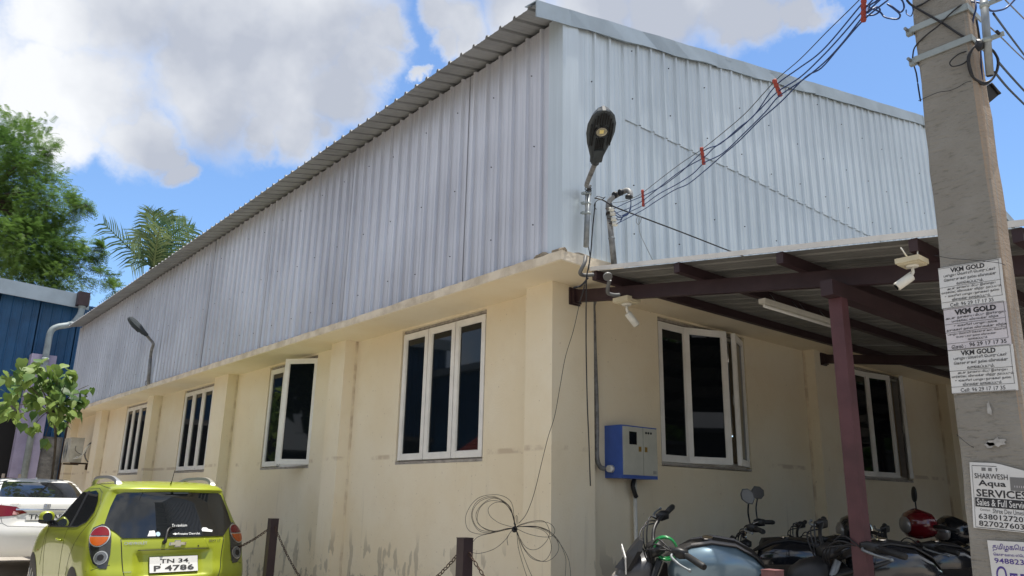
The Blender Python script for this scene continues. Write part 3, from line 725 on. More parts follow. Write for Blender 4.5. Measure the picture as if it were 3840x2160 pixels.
ends_t0 = (ony(2300, 800, -.575)-CAM).dot(Fv)
def tdepth(px): 
    f = (px-2290)/(3430-2290); return 1/((1-f)/ends_t0+f/2.70)
lab = ['topmost blue service wire from the bent pipe to the concrete pole', 'second blue service wire from the top, strung across the gable wall', 'third blue service wire from the top, strung across the gable wall', 'lowest of the blue service wires crossing the gable wall']
for i, pa in enumerate(paths):
    pts = [atd(x_, y_, tdepth(x_)+.0) for x_, y_ in pa]
    tag(MB().tube(curve(pts, 5), .0032, 6).build('service_wire', M_BLUEW), lab[i], 'wire', 'blue service wires')
pts = [atd(x_, y_, tdepth(x_)) for x_, y_ in ((2300,760),(2340,755),(2375,742),(2411,722),(2480,668),(2560,608),(2632,560),(2720,490),(2800,420),(2905,305),(3000,222),(3100,120),(3200,22),(3260,-40))]
tag(MB().tube(curve(pts, 5), .0022, 5).build('stay_wire', M_WIRE), 'thin bare steel stay wire above the blue service wires', 'wire')
spl = ['red wire spacer nearest the bent pipe head', 'red wire spacer in the middle of the gable wall', 'red wire spacer in front of the roof flashing', 'red wire spacer against the sky at the top edge']
for i, (a, b) in enumerate((((2409,711),(2413,775)), ((2630,552),(2640,618)), ((2902,297),(2928,362)), ((3239,-6),(3238,82)))):
    ta = tdepth((a[0]+b[0])/2)-.01; pa, pb = atd(*a, ta), atd(*b, ta); mbx = MB(); nseg = 9; rs = [(.012 if j % 2 else .009) for j in range(nseg)]
    mbx.tube([pa.lerp(pb, j/(nseg-1)) for j in range(nseg)], rs, 8)
    tag(mbx.build('wire_spacer', M_SPACER), spl[i], 'wire spacer', 'red spacers on the service wires')
# blue tails from the bent head back to the insulators
for i, q in enumerate(INS):
    pts = [ony(2364, 742, -.74), ony(2366, 765, -.74), ony(2362-i*2, 790+i*4, -.70), ony(2345-i*3, 805+i*3, -.66), ony(2325, 808+i*8, -.62), ony(q[0]+8, q[1], -.59)]
    tag(MB().tube(curve(pts, 6), .0042, 6).build('service_tail', M_BLUEW), 'blue wire tail looping from the bent pipe head to its '+('uppermost', 'second', 'third', 'lowest')[i]+' insulator', 'wire', 'blue wire tails at the bent pipe')
# tangled loops near the pole top
def wirething(pix, r, m, name, label, cat, per=7, k=6, group=None):
    return tag(MB().tube(curve([atd(*q) for q in pix], per), r, k).build(name, m), label, cat, group)
wirething([(3245,15,3.1),(3262,28,3.08),(3300,45,3.06),(3315,62,3.05),(3340,70,3.0),(3368,70,2.98),(3375,55,2.96),(3355,35,2.95),(3328,15,2.95),(3345,25,2.93),(3375,45,2.92),(3390,30,2.9),(3385,5,2.9),(3370,-10,2.9)], .0035, M_BLUEW, 'wire_loops', 'loose blue wire loops hanging between the top spacer and the pole', 'wire')
wirething([(3250,58,3.1),(3280,55,3.08),(3300,40,3.06),(3290,26,3.05),(3270,35,3.04),(3252,48,3.05),(3262,20,3.06),(3285,5,3.0),(3300,-10,3.0)], .0035, M_BLUEW, 'wire_loops', 'small tangle of blue wire just right of the top spacer', 'wire')
# thin dark stay from mast to the canopy
wirething([(2230,742,6.1),(2260,750,6.1),(2285,765,6.1),(2310,778,6.15),(2400,812,6.3),(2480,842,6.5),(2580,880,6.8),(2720,935,7.2),(2790,962,7.5)], .006, M_CABLE, 'stay_cable', 'black cable sagging from the lamp mast down across the gable wall to the canopy', 'cable')
wirething([(2232,744,6.1),(2242,736,6.05),(2262,742,6.05),(2270,738,6.05),(2258,748,6.05),(2240,752,6.05),(2228,770,6.05),(2236,785,6.1)], .003, M_CABLE, 'wire_knot', 'knotted scrap of wire between the two masts', 'wire')
wirething([(2392,808,6.25),(2386,830,6.25),(2395,842,6.25),(2405,820,6.25),(2398,810,6.25),(2396,850,6.25),(2402,880,6.3),(2425,930,6.3),(2455,990,6.4)], .0025, M_STEEL, 'loose_wire', 'thin loose grey wire looped on the gable wall and hanging down to the canopy', 'wire')
# cables hanging from the lamp down the corner
wirething([(2232,760,6.0),(2228,800,6.0),(2222,860,6.0),(2216,940,6.0),(2208,1000,5.95),(2200,1040,5.93),(2198,1150,5.95),(2198,1300,6.0),(2202,1500,6.05),(2208,1650,6.1),(2214,1822,6.12)], .005, M_CABLE, 'hanging_cable', 'black cable hanging from the lamp mast past the corner column', 'cable', group=None)
wirething([(2206,925,6.0),(2212,960,6.0),(2205,1010,5.93),(2190,1080,5.9),(2172,1140,5.92)], .004, M_CABLE, 'hanging_cable', 'thin black cable from the lamp down to the beam bracket', 'cable')
wirething([(2172,1143,5.9),(2150,1240,5.9),(2120,1340,5.9),(2100,1450,5.9),(2080,1560,5.9),(2055,1640,5.9),(2030,1740,5.9),(2003,1850,5.88),(1975,1925,5.85),(1946,1962,5.85)], .0024, M_WIRE, 'hanging_wire', 'thin wire running from the bracket down to the wire coil', 'wire')
wirething([(2166,1075,6.0),(2150,1080,6.0),(2180,1070,6.0),(2205,1042,5.95)], .007, M_CABLE, 'cable_stub', 'short black cable end behind the first beam bracket', 'cable')
# coil of wire tied in the middle
ct = thing('wire_coil', 'flower-like coil of thin dark wire tied at its middle against the cream wall', 'wire coil', atd(1932, 1982, 5.85))
kn = (1932, 1979)
loops = [[(1926,1950),(1915,1915),(1890,1885),(1850,1865),(1800,1880),(1772,1920),(1780,1965),(1810,1990),(1870,1990)],
         [(1926,1945),(1912,1900),(1870,1868),(1830,1862),(1785,1885),(1768,1935),(1790,1985),(1830,1998),(1890,1985)],
         [(1924,1940),(1900,1890),(1840,1878),(1800,1905),(1790,1955),(1815,1980),(1860,1992),(1900,1982)],
         [(1924,1935),(1895,1890),(1860,1884),(1832,1905),(1838,1935),(1870,1960),(1905,1972)],
         [(1928,1945),(1905,1895),(1855,1868),(1810,1890),(1785,1930),(1800,1970),(1845,1993),(1895,1984)],
         [(1928,1940),(1915,1880),(1862,1855),(1790,1870),(1748,1930),(1755,1985),(1800,2003),(1860,1995),(1905,1984)],
         [(1950,1970),(2000,1958),(2055,1960),(2080,1985),(2070,2010),(2030,2013),(1975,2000)],
         [(1950,1968),(1995,1955),(2040,1955),(2060,1990),(2055,2020),(2030,2050),(2000,2062),(1970,2050),(1945,2010)],
         [(1950,1975),(2010,1980),(2050,2000),(2068,2050),(2055,2090),(2030,2105),(1990,2090),(1955,2040)],
         [(1952,1974),(2020,1975),(2070,2000),(2095,2045),(2085,2080),(2050,2105),(2005,2095),(1965,2055),(1942,2000)],
         [(1955,1975),(2030,1980),(2085,2015),(2118,2080),(2122,2120),(2118,2175)],
         [(1955,1975),(2020,1978),(2080,2015),(2125,2080),(2138,2130),(2140,2180)],
         [(1938,2000),(1945,2060),(1965,2130),(1985,2190)], [(1940,2000),(1955,2060),(1985,2140),(2010,2190)],
         [(1915,1995),(1890,2030),(1850,2060),(1800,2075),(1770,2072)], [(1905,1985),(1850,1998),(1800,2010),(1775,2030),(1765,2060)],
         [(1915,1995),(1902,2020),(1905,2045)], [(1936,1955),(1935,1935),(1940,1938),(1942,1965)]]
for i, lp in enumerate(loops):
    closed_ = i < 10; dz = .03*math.sin(i*2.1)
    pp = [(kn[0], kn[1])]+lp+([(kn[0], kn[1])] if closed_ else [])
    n_ = len(pp); pts = [atd(a, b, 5.85+dz*math.sin(math.pi*min(j, n_-1)/n_)) for j, (a, b) in enumerate(pp)]
    MB().tube(curve(pts, 6), .0019, 5).build('wire_loop', M_WIRE, ct)
kp = atd(kn[0], kn[1], 5.85); kb = MB()
for i in range(5): kb.torus(kp+Vector((rnd.uniform(-.012, .012), 0, rnd.uniform(-.02, .02))), (rnd.uniform(-1, 1), rnd.uniform(-1, 1), rnd.uniform(-1, 1)), .016, .006, 10, 5)
kb.build('knot', M_CABLE, ct)

# meter box with its conduits
mx0 = ony(2332, 1690, RY-.21); mz1 = ony(2332, 1592, RY-.21).z; mz0 = ony(2332, 1792, RY-.21).z
bw = ony(2464, 1700, RY-.21).x-mx0.x
t = thing('meter_box', 'blue steel electric meter box with two ivory doors on the wall under the canopy', 'meter box', (mx0.x+bw/2, RY, mz0))
X0, X1, Y0 = mx0.x, mx0.x+bw, RY-.21
MB().box((X0, Y0, mz0), (X1, RY-.001, mz1)).build('housing', M_BLUEBOX, t)
dw = (X1-X0-.03)*.58
dl = MB().box((X0+.010, Y0-.012, mz0+.03), (X0+.010+dw, Y0-.001, mz1-.012)).build('door', M_BOXFRONT, t)
dr = MB().box((X0+.018+dw, Y0-.012, mz0+.03), (X1-.012, Y0-.001, mz1-.012)).build('door', M_BOXFRONT, t)
MB().box((X0+dw*.33, Y0-.016, mz1-.17), (X0+dw*.33+.10, Y0-.0125, mz1-.055)).build('viewing_window', M_GLASS, dl)
for d_, xx in ((dl, X0+dw-.035), (dr, X0+dw+.05)): 
    MB().box((xx-.016, Y0-.017, mz0+.24), (xx+.016, Y0-.0125, mz0+.285)).build('lock_plate', mat('brass_lock', (.35,.22,.05), .45, metal=.5), d_)
for k in range(3): MB().disc((X0+dw+.055+.035*k, Y0-.0125, mz1-.055), (0, -1, 0), .011, .004, 12).build('cable_hole', M_BLACKP, dr)
MB().box((X1-.075, Y0-.0145, mz0+.045), (X1-.03, Y0-.0125, mz0+.075)).build('rating_plate', mat('worn_label', (.30,.30,.27), .6), dr)
cpts = [ony(2232,1130,.06), ony(2227,1150,.06), ony(2229,1190,.06), ony(2226,1300,.08), ony(2227,1500,.10), ony(2229,1620,.10), ony(2231,1690,.09), ony(2238,1730,.08), ony(2252,1752,.07), ony(2272,1757,.05)]
tag(MB().tube(curve([Vector((q.x, .07, q.z)) for q in cpts], 5), .022, 10).build('cable_conduit', M_DKPIPE), 'dark taped conduit down the wall into the side of the blue meter box', 'conduit')
g = ony(2275, 1757, .06); tag(MB().tube([Vector((X0-.05, .06, g.z)), Vector((X0-.001, .06, g.z))], [.030, .034], 12).build('conduit_gland', M_WHITEP), 'pale gland where the dark conduit enters the meter box', 'conduit fitting')
pv = [ony(2380, 1800, .10), ony(2381, 1850, .10), ony(2376, 1950, .10), ony(2376, 2150, .10)]
pv = [Vector((pv[0].x, .10, q.z)) for q in pv]
tag(MB().tube([Vector((pv[0].x, .10, mz0-.005)), Vector((pv[0].x, .10, .14))], .019, 10).build('outlet_pipe', M_WHITEP), 'white pipe running down from the bottom of the meter box', 'pipe')
tag(MB().tube(curve([Vector((pv[0].x-.03, .08, mz0-.004)), Vector((pv[0].x-.055, .075, mz0-.06)), Vector((pv[0].x-.03, .075, mz0-.13)), Vector((pv[0].x-.01, .075, mz0-.16))], 5), .021, 8).build('cable_loop', M_CABLE), 'black cable loop taped to the pipe under the meter box', 'cable')
# ================================================================== CONCRETE POLE AND POSTERS
PX = -2.0
def conc_pole():
    m = bpy.data.materials.new('pole_concrete'); m.use_nodes = True; t = m.node_tree; b = t.nodes['Principled BSDF']; n = t.nodes.new; l = t.links.new
    geo = n('ShaderNodeNewGeometry'); mp = n('ShaderNodeMapping'); l(geo.outputs['Position'], mp.inputs[0]); mp.inputs['Scale'].default_value = (3, 3, 13); mp.inputs['Rotation'].default_value = (.16, 0, 0)
    k = n('ShaderNodeTexNoise'); k.inputs['Scale'].default_value = 7.5; k.inputs['Detail'].default_value = 8; k.inputs['Roughness'].default_value = .65; l(mp.outputs[0], k.inputs['Vector'])
    k2 = n('ShaderNodeTexNoise'); k2.inputs['Scale'].default_value = 7; k2.inputs['Detail'].default_value = 6; l(geo.outputs['Position'], k2.inputs['Vector'])
    rp = n('ShaderNodeValToRGB'); e = rp.color_ramp.elements; e[0].position = .30; e[0].color = (.15, .14, .12, 1); e[1].position = .46; e[1].color = (.265, .25, .22, 1)
    l(k.outputs['Fac'], rp.inputs[0])
    mx_ = n('ShaderNodeMix'); mx_.data_type = 'RGBA'; mr = n('ShaderNodeMapRange'); l(k2.outputs['Fac'], mr.inputs['Value']); mr.inputs['From Min'].default_value = .45; mr.inputs['From Max'].default_value = .7
    l(mr.outputs[0], mx_.inputs['Factor']); l(rp.outputs[0], mx_.inputs['A']); mx_.inputs['B'].default_value = (.31, .295, .265, 1)
    # warm light on the road side face, painted in as ochre streaks
    sp_ = n('ShaderNodeSeparateXYZ'); l(geo.outputs['Normal'], sp_.inputs[0]); lt = n('ShaderNodeMath'); lt.operation = 'LESS_THAN'; l(sp_.outputs['Y'], lt.inputs[0]); lt.inputs[1].default_value = -.4
    mpv = n('ShaderNodeMapping'); l(geo.outputs['Position'], mpv.inputs[0]); mpv.inputs['Scale'].default_value = (30, 30, .8)
    k3 = n('ShaderNodeTexNoise'); k3.inputs['Scale'].default_value = 2; k3.inputs['Detail'].default_value = 5; l(mpv.outputs[0], k3.inputs['Vector'])
    r3 = n('ShaderNodeMapRange'); l(k3.outputs['Fac'], r3.inputs['Value']); r3.inputs['From Min'].default_value = .35; r3.inputs['From Max'].default_value = .55
    mm = n('ShaderNodeMath'); mm.operation = 'MULTIPLY'; l(lt.outputs[0], mm.inputs[0]); l(r3.outputs[0], mm.inputs[1])
    m2 = n('ShaderNodeMix'); m2.data_type = 'RGBA'; l(mm.outputs[0], m2.inputs['Factor']); l(mx_.outputs['Result'], m2.inputs['A']); m2.inputs['B'].default_value = (.34, .26, .19, 1)
    l(m2.outputs['Result'], b.inputs['Base Color']); b.inputs['Roughness'].default_value = .9
    bp = n('ShaderNodeBump'); bp.inputs['Strength'].default_value = .9; bp.inputs['Distance'].default_value = .012; l(k.outputs['Fac'], bp.inputs['Height']); l(bp.outputs[0], b.inputs['Normal'])
    return m
def pyL(z): return -3.862-.0234*z      # far edge of the broad face
# fit the near edge from the photo: widths .172 at z 2.15, .163 at z 3.0
def pyR(z): return pyL(z)-(.198-.0118*z)
PO = thing('utility_pole', 'grey concrete utility pole with pasted bills and steel straps in the right foreground', 'utility pole', (PX+.05, -4.0, 0))
vs = []; rr = random.Random(5); zs_ = [i*.08 for i in range(-1, 100)]
for z in zs_:
    j = lambda a=.0022: rr.uniform(-a, a); c = .010; D = .115-.003*z
    a0, a1 = pyL(z), pyR(z)
    vs += [(PX+c, a0+j(), z), (PX+j(.001), a0-c+j(), z), (PX+j(.001), a1+c+j(), z), (PX+c, a1+j(), z), (PX+D-c, a1+j(), z), (PX+D, a1+c, z), (PX+D, a0-c, z), (PX+D-c, a0, z)]
k = 8; n = len(zs_); MB().add(vs, [(i*k+a, (i+1)*k+a, (i+1)*k+(a+1) % k, i*k+(a+1) % k) for i in range(n-1) for a in range(k)]+[tuple(range(k)), tuple(range((n-1)*k+k-1, (n-1)*k-1, -1))]).build('shaft', conc_pole(), PO)
for (pa, pb, hgt) in (((3432,108),(3622,42), .020), ((3441,222),(3642,160), .020)):
    za = onx(pa[0], pa[1], PX).z; zb = za
    for zz in (za,):
        a0, a1 = pyL(zz)+.004, pyR(zz)-.004
        st = MB().box((PX-.006, a1, zz-.011), (PX-.001, a0, zz+.011)).box((PX-.006, a1-.004, zz-.011), (PX+.106, a1-.0005, zz+.011)).box((PX-.006, a0+.0005, zz-.011), (PX+.106, a0+.004, zz+.011))
        st.box((PX-.004, a0+.0041, zz-.014), (PX+.012, a0+.022, zz+.009))
        s_ = st.build('strap', M_STEELW, PO)
        MB().disc((PX-.012, a0+.012, zz-.003), (-1, 0, 0), .006, .02, 6).build('bolt', M_STEEL, s_)
# pipe clamped beside the pole
tp = 2.41
pA, pB = atd(3712, 283, tp), atd(3688, -20, tp)
pp_ = thing('pole_pipe', 'galvanised pipe stub clamped beside the concrete pole', 'pipe', pA)
MB().tube([pA, pB], .0115, 14).build('pipe', M_STEEL, pp_)
MB().disc(pA+(pA-pB).normalized()*.001, (pA-pB), .009, .002, 12).build('pipe_bore', M_BLACKP, pp_)
for q, s_ in (((3701,150), 1), ((3692,20), 1)):
    c = atd(*q, tp); ax = (pB-pA).normalized()
    MB().tube([c-ax*.007, c+ax*.007], .0140, 14).box((c.x-.004, c.y-.048, c.z-.006), (c.x+.004, c.y-.012, c.z+.007)).build('clamp', M_STEELW, pp_)
    MB().disc(c+Vector((-.010, -.037, 0)), (-1, 0, 0), .0052, .018, 6).build('bolt', M_BLACKP, pp_)
# black cable coil and junction box
def pdep(x, y): return (onx(x, y, PX)-CAM).dot(Fv)
def pw(pix, r, m, name, label, cat='cable', per=7, group=None):
    pix = [(x_, y_, pdep(x_, y_)+((t_-2.71)*.7-.014 if y_ < 900 else -.008)) if x_ < 3690 else (x_, y_, t_-.33) for x_, y_, t_ in pix]
    return wirething(pix, r*.78, m, name, label, cat, per, 7, group)
cc = thing('cable_coil', 'thick coil of black cable tied beside the pole behind the pipe stub', 'cable coil', atd(3690, 260, 2.45))
for i in range(9):
    o = rnd.uniform(-5, 5); e = rnd.uniform(-6, 6); s_ = 1+.04*(i-4)
    pix = [(3675, 158), (3650-4*s_+o*.4, 185), (3636-3*s_+o, 225+e), (3643+o, 275), (3660, 300+o*.5), (3690, 311+e*.5+i*.8), (3718, 300+e*.4), (3738+o*.4, 268), (3743+o*.5, 225), (3728+e*.4, 195), (3712, 180)]
    MB().tube(curve([atd(a, b, 2.45+.006*math.sin(i*1.9)) for a, b in pix], 6), .0032, 6).build('cable_turn', M_CABLE, cc)
kp = atd(3674, 170, 2.42); lump(kp, (.013, .013, .022), 9).build('tape_bundle', M_BLACKP, cc)
jb_ = thing('junction_box', 'black junction box hanging behind the concrete pole under the cable coil', 'junction box', atd(3710, 360, 2.62))
P4 = [atd(*q, 2.60) for q in ((3676,338),(3718,310),(3755,348),(3686,406))]; P4b = [p+Fv*.05 for p in P4]
MB().hexa(P4+P4b).build('lid', M_BLACKP, jb_)
MB().tube([P4[1].lerp(P4[0], .1)-Fv*.004, P4[2].lerp(P4[3], .1)-Fv*.004], .004, 8).build('hinge', M_BLACKP, jb_)
pw([(3400,0,2.70),(3420,20,2.71),(3480,55,2.72),(3540,90,2.72),(3600,130,2.72),(3656,158,2.76)], .0048, M_CABLE, 'cable', 'thick black cable crossing the pole face downward to the right')
pw([(3626,18,2.74),(3600,22,2.72),(3560,55,2.71),(3520,95,2.71),(3470,135,2.72),(3432,175,2.74),(3423,210,2.78),(3424,235,2.80),(3436,275,2.8),(3444,330,2.80),(3452,380,2.81)], .0032, M_CABLE, 'cable', 'thin black cable crossing the pole face downward to the left and round its edge')
pw([(3640,190,2.74),(3600,200,2.72),(3568,225,2.71),(3562,240,2.71),(3575,249,2.71),(3610,240,2.72),(3640,215,2.74)], .0026, M_CABLE, 'cable', 'small open loop of thin black cable on the pole face', per=6)
pw([(3430,28,2.73),(3460,15,2.72),(3500,-10,2.72)], .004, M_CABLE, 'cable', 'short black cable at the top left of the pole')
pw([(3420,20,2.72),(3424,40,2.74),(3416,60,2.8),(3400,52,2.85),(3398,36,2.85)], .0026, M_BLUEW, 'cable', 'little blue cable loop at the left edge of the pole')
pw([(3655,-5,2.8),(3660,30,2.78),(3650,70,2.79),(3645,110,2.8),(3652,140,2.8),(3662,155,2.8)], .0038, M_BLUEW, 'cable', 'dark blue cable curving between the pole and the pipe stub')
pw([(3662,75,2.79),(3668,110,2.79),(3674,150,2.8)], .0042, M_CABLE, 'cable', 'short thick cable end standing above the cable bundle')
pw([(3640,5,2.82),(3680,12,2.80),(3700,25,2.76),(3715,40,2.76),(3740,40,2.78),(3775,28,2.8),(3815,-12,2.8)], .0042, M_BLUEW, 'cable', 'dark blue cable looping over the pipe stub to the top right corner')
pw([(3678,185,2.82),(3680,240,2.82),(3684,300,2.82)], .0032, M_BLUEW, 'cable', 'cable dropping straight inside the black coil')
ww = [([(3725,50,2.8),(3780,125,3.2),(3840,205,3.6),(3870,245,3.8)], .0045, M_CABLE, 'black cable running from the pipe stub down to the right edge'),
      ([(3770,0,3.6),(3805,35,3.8),(3845,75,4.0),(3880,110,4.2)], .004, M_DKPIPE, 'brownish cable crossing the top right corner'),
      ([(3655,45,3.2),(3700,90,3.3),(3760,145,3.5),(3800,185,3.7),(3850,232,3.9)], .0035, M_DKPIPE, 'pale brown cable passing behind the pipe stub'),
      ([(3742,230,2.9),(3790,285,3.2),(3845,345,3.5)], .005, M_CABLE, 'black cable leaving the coil towards the right edge'),
      ([(3730,270,2.95),(3780,330,3.2),(3845,395,3.5)], .005, M_CABLE, 'lowest black cable leaving the coil towards the right edge')]
for a, r_, m_, l_ in ww: pw(a, r_, m_, 'cable', l_)
pw([(3444,378,2.74),(3480,362,2.72),(3520,346,2.72),(3560,340,2.72),(3590,328,2.72),(3625,308,2.72),(3650,305,2.74)], .0013, M_CABLE, 'thin_wire', 'hair-thin dark wire wrapped across the pole above the bills', 'wire')
pw([(3505,957,2.66),(3560,968,2.64),(3640,975,2.62),(3740,985,2.60),(3770,995,2.6)], .0011, M_CABLE, 'thin_wire', 'hair-thin dark wire across the top of the topmost bill', 'wire')
pw([(3588,1630,2.66),(3640,1672,2.63),(3700,1695,2.6),(3780,1708,2.58),(3845,1707,2.57)], .0011, M_CABLE, 'thin_wire', 'hair-thin wire sagging across the pole above the lower bill', 'wire')

# posters: flat printed sheets pasted on the broad face. u runs along -y (to the right in view), v up
def poster(name, label, cy, cz, w_, h_, rot, paper, lines, rules=(), frame=None, blocks=(), outline=None, ink=M_INK, group='pasted bills'):
    """lines: (text, u0, u1, v0, v1, bold, ink) in 0..1 sheet coordinates"""
    ca, sa = math.cos(rot), math.sin(rot)
    def W(u, v, d=0.):
        a = (u-.5)*w_; b = (v-.5)*h_; a, b = a*ca-b*sa, a*sa+b*ca
        return Vector((PX-.0045-d-.0010*math.sin(u*7+cz*9)-.0008*math.sin(v*9+cz*5), cy-a, cz+b))
    t = thing(name, label, 'poster', W(.5, 0), group=group)
    nu, nv = 10, 10; out_ = outline or (lambda u, v: (u, v)); g = []
    for j in range(nv+1):
        for i in range(nu+1): g.append(W(*out_(i/nu, j/nv)))
    k = nu+1; top = [p+Vector((-.0004, 0, 0)) for p in g]; m_ = len(g)
    f = [(j*k+i, j*k+i+1, (j+1)*k+i+1, (j+1)*k+i) for j in range(nv) for i in range(nu)]
    MB().add(g+top, f+[tuple(a+m_ for a in q[::-1]) for q in f]).build('sheet', paper, t)
    pr = {}
    for s_, u0, u1, v0, v1, bo, ik in lines:
        pts, fs, _, _ = text_pts(s_, u1-u0, v1-v0, bo)
        key = ik or ink
        pr.setdefault(key, MB()).add([W(u0+p[0], v0+p[1], .0011+(.0006 if ik is M_PAPER else 0)) for p in pts], fs)
    for u0, v0, u1, v1 in rules:
        n_ = 8; q = []
        lw = .006 if abs(u1-u0) < 1e-6 else .0
        for i in range(n_+1):
            tt_ = i/n_; u = u0+(u1-u0)*tt_; v = v0+(v1-v0)*tt_
            if lw: q += [W(u-.003, v, .001), W(u+.003, v, .001)]
            else: q += [W(u, v-.004, .001), W(u, v+.004, .001)]
        pr.setdefault(ink, MB()).add(q, [(2*i, 2*i+1, 2*i+3, 2*i+2) for i in range(n_)])
    for u0, v0, u1, v1, ik in blocks:
        q = []; n_ = 8
        for j in range(n_+1):
            for i in range(n_+1): q.append(W(u0+(u1-u0)*i/n_, v0+(v1-v0)*j/n_, .0009))
        pr.setdefault(ik, MB()).add(q, [(j*(n_+1)+i, j*(n_+1)+i+1, (j+1)*(n_+1)+i+1, (j+1)*(n_+1)+i) for j in range(n_) for i in range(n_)])
    for ik, mb in pr.items(): mb.build('print', ik, t, fix=False)
    return t
billA = [('VKM GOLD', .20, .74, .845, .96, .035, None), ('பழைய வெள்ளி பொருட்கள்', .08, .90, .735, .83, .016, None), ('கொலுசுகள் நல்ல விலைக்கு', .08, .91, .625, .72, .016, None), ('வாங்கப்படும்.', .28, .70, .535, .61, .016, None),
         ('அடகு நகையை மீட்டு இன்றைய', .12, .88, .42, .495, .016, None), ('மார்க்கெட் விலைக்கு விற்று தரப்படும்.', .02, .965, .335, .41, .016, None), ('உங்களின் பழைய நகைகள் நல்ல', .07, .92, .245, .32, .016, None), ('விலைக்கு வாங்கப்படும்.', .18, .78, .165, .235, .016, None),
         ('Cell: 96 29 17 17 35', .14, .82, .03, .115, .004, None)]
rulA = [(.0, .98, .97, .98), (.0, .51, .965, .51), (.0, .15, .965, .15), (.0, .01, .965, .01), (.955, .15, .955, .98)]
billB = [('VKM GOLD', .18, .84, .82, .955, .05, None), ('அடகு நகையை மீட்டு இன்றைய', .02, .97, .72, .80, .016, None), ('மார்க்கெட் விலைக்கு விற்க', .12, .86, .64, .71, .016, None), ('உங்களின் பழைய தங்க', .15, .83, .525, .60, .016, None),
         ('நகைகள் நல்ல விலைக்கு விற்க', .02, .97, .435, .51, .016, None), ('பழைய வெள்ளி கொலுசுகள், வெள்ளி', .03, .96, .34, .405, .016, None), ('பொருட்கள் நல்ல விலைக்கு', .16, .80, .265, .325, .016, None), ('வாங்கப்படும்', .35, .65, .20, .255, .016, None),
         ('செல் :', .07, .30, .03, .12, .016, None), ('96 29 17 17 35', .36, .93, .045, .14, .014, None)]
rulB = [(.0, .98, .97, .98), (.0, .62, .96, .62), (.0, .42, .96, .42), (.0, .16, .96, .16), (.0, .01, .97, .01), (.96, .16, .96, .98)]
def pc_(quad):   # centre and size on the pole face from the four photo corners TL TR BR BL
    P = [onx(*q, PX-.005) for q in quad]; c = (P[0]+P[1]+P[2]+P[3])/4
    w_ = ((P[0].y-P[1].y)+(P[3].y-P[2].y))/2; h_ = ((P[0].z-P[3].z)+(P[1].z-P[2].z))/2
    rot = math.atan2(((P[1].z-P[0].z)+(P[2].z-P[3].z))/2, w_)
    return c.y, c.z, w_, h_, rot
q1 = ((3515,1007),(3755,968),(3771,1128),(3534,1160)); q2 = ((3534,1160),(3771,1128),(3795,1290),(3556,1316)); q3 = ((3556,1312),(3795,1290),(3822,1462),(3568,1478))
poster('pasted_bill', 'topmost white printed bill of the three pasted one above another on the pole', *pc_(q1), M_PAPER, billA, rulA)
poster('pasted_bill', 'middle bill of the three on the pole, pinkish with a bold serif heading', *pc_(q2), M_PAPER2, billB, rulB)
poster('pasted_bill', 'lowest white printed bill of the three pasted one above another on the pole', *pc_(q3), M_PAPER, billA, rulA)
q4 = ((3632,1733),(3862,1742),(3892,2003),(3654,1979))
lw = [('SHARWESH', .075, .62, .755, .835, .010, None), ('Aqua', .13, .58, .62, .735, .022, None), ('SERVICES', .085, .90, .48, .595, .022, None), ('Sales & Full Service', .085, .92, .345, .45, .010, M_PAPER),
      ('Contact', .13, .30, .27, .30, .003, None), ('Shree Dev Umesh', .34, .86, .245, .315, .0, None), ('6380127207', .10, .90, .145, .225, .012, None), ('8270276030', .10, .91, .04, .12, .012, None), ('†', .42, .47, .875, .93, .012, None)]
def torn(u, v):
    if v > .86 and u > .45: v = .86+(v-.86)*max(0, 1-(u-.45)*1.55)
    return u, v
poster('service_bill', 'white bill with a black band, torn at its top corner, low on the pole', *pc_(q4), M_PAPER, lw, [(.04, .95, .45, .95), (.04, .015, .96, .015), (.04, .015, .04, .95), (.955, .015, .955, .72)],
       blocks=[(.055, .325, .94, .465, M_INK), (.65, .60, .93, .80, M_INKG), (.70, .645, .88, .68, M_PAPER2), (.20, .875, .27, .925, M_INKG), (.31, .875, .37, .925, M_INKG)], outline=torn, group='pasted bills')
q5 = ((3706,2024),(3930,2040),(3956,2300),(3730,2280))
poster('purple_bill', 'white bill with large purple lettering at the foot of the visible pole', *pc_(q5), M_PAPER, [('தமிழகமெங்கும்', .08, .98, .84, .96, .010, None), ('கொசுவலை ஸ்பெஷலிஸ்ட் M.A', .08, .98, .76, .82, .016, None), ('9488232500', .08, .95, .66, .74, .012, None), ('கொசு', .08, .92, .34, .62, .015, None), ('வலை', .10, .9, .05, .30, .015, None)], ink=M_PURPLE)
# shreds of torn paper
t = thing('paper_scrap', 'torn scrap of white paper stuck to the pole above the lower bill', 'paper scrap', onx(3735, 1665, PX-.004))
for (cx_, cy_, s_) in ((3738,1662,1.), (3712,1668,.6), (3755,1655,.5)):
    c = onx(cx_, cy_, PX-.004); n_ = 11; pts = []
    for i in range(n_): a = 2*math.pi*i/n_; r_ = s_*.02*(.5+rnd.random()); pts.append(c+Vector((0, math.cos(a)*r_, math.sin(a)*r_*.6)))
    MB().prism(pts, (-.001, 0, 0)).build('shred', mat('soiled_paper', (.42,.41,.39), .9, var=.4, vscale=40), t)
t = thing('paper_scrap', 'small torn paper remnant stuck to the pole just under the stacked bills', 'paper scrap', onx(3705, 1530, PX-.004))
c = onx(3708, 1530, PX-.004); MB().prism([c+Vector((0, math.cos(a)*.007*(.5+rnd.random()), math.sin(a)*.018*(.5+rnd.random()))) for a in [i*.7 for i in range(9)]], (-.001, 0, 0)).build('shred', mat('soiled_paper', (.42,.41,.39), .9, var=.4, vscale=40), t)

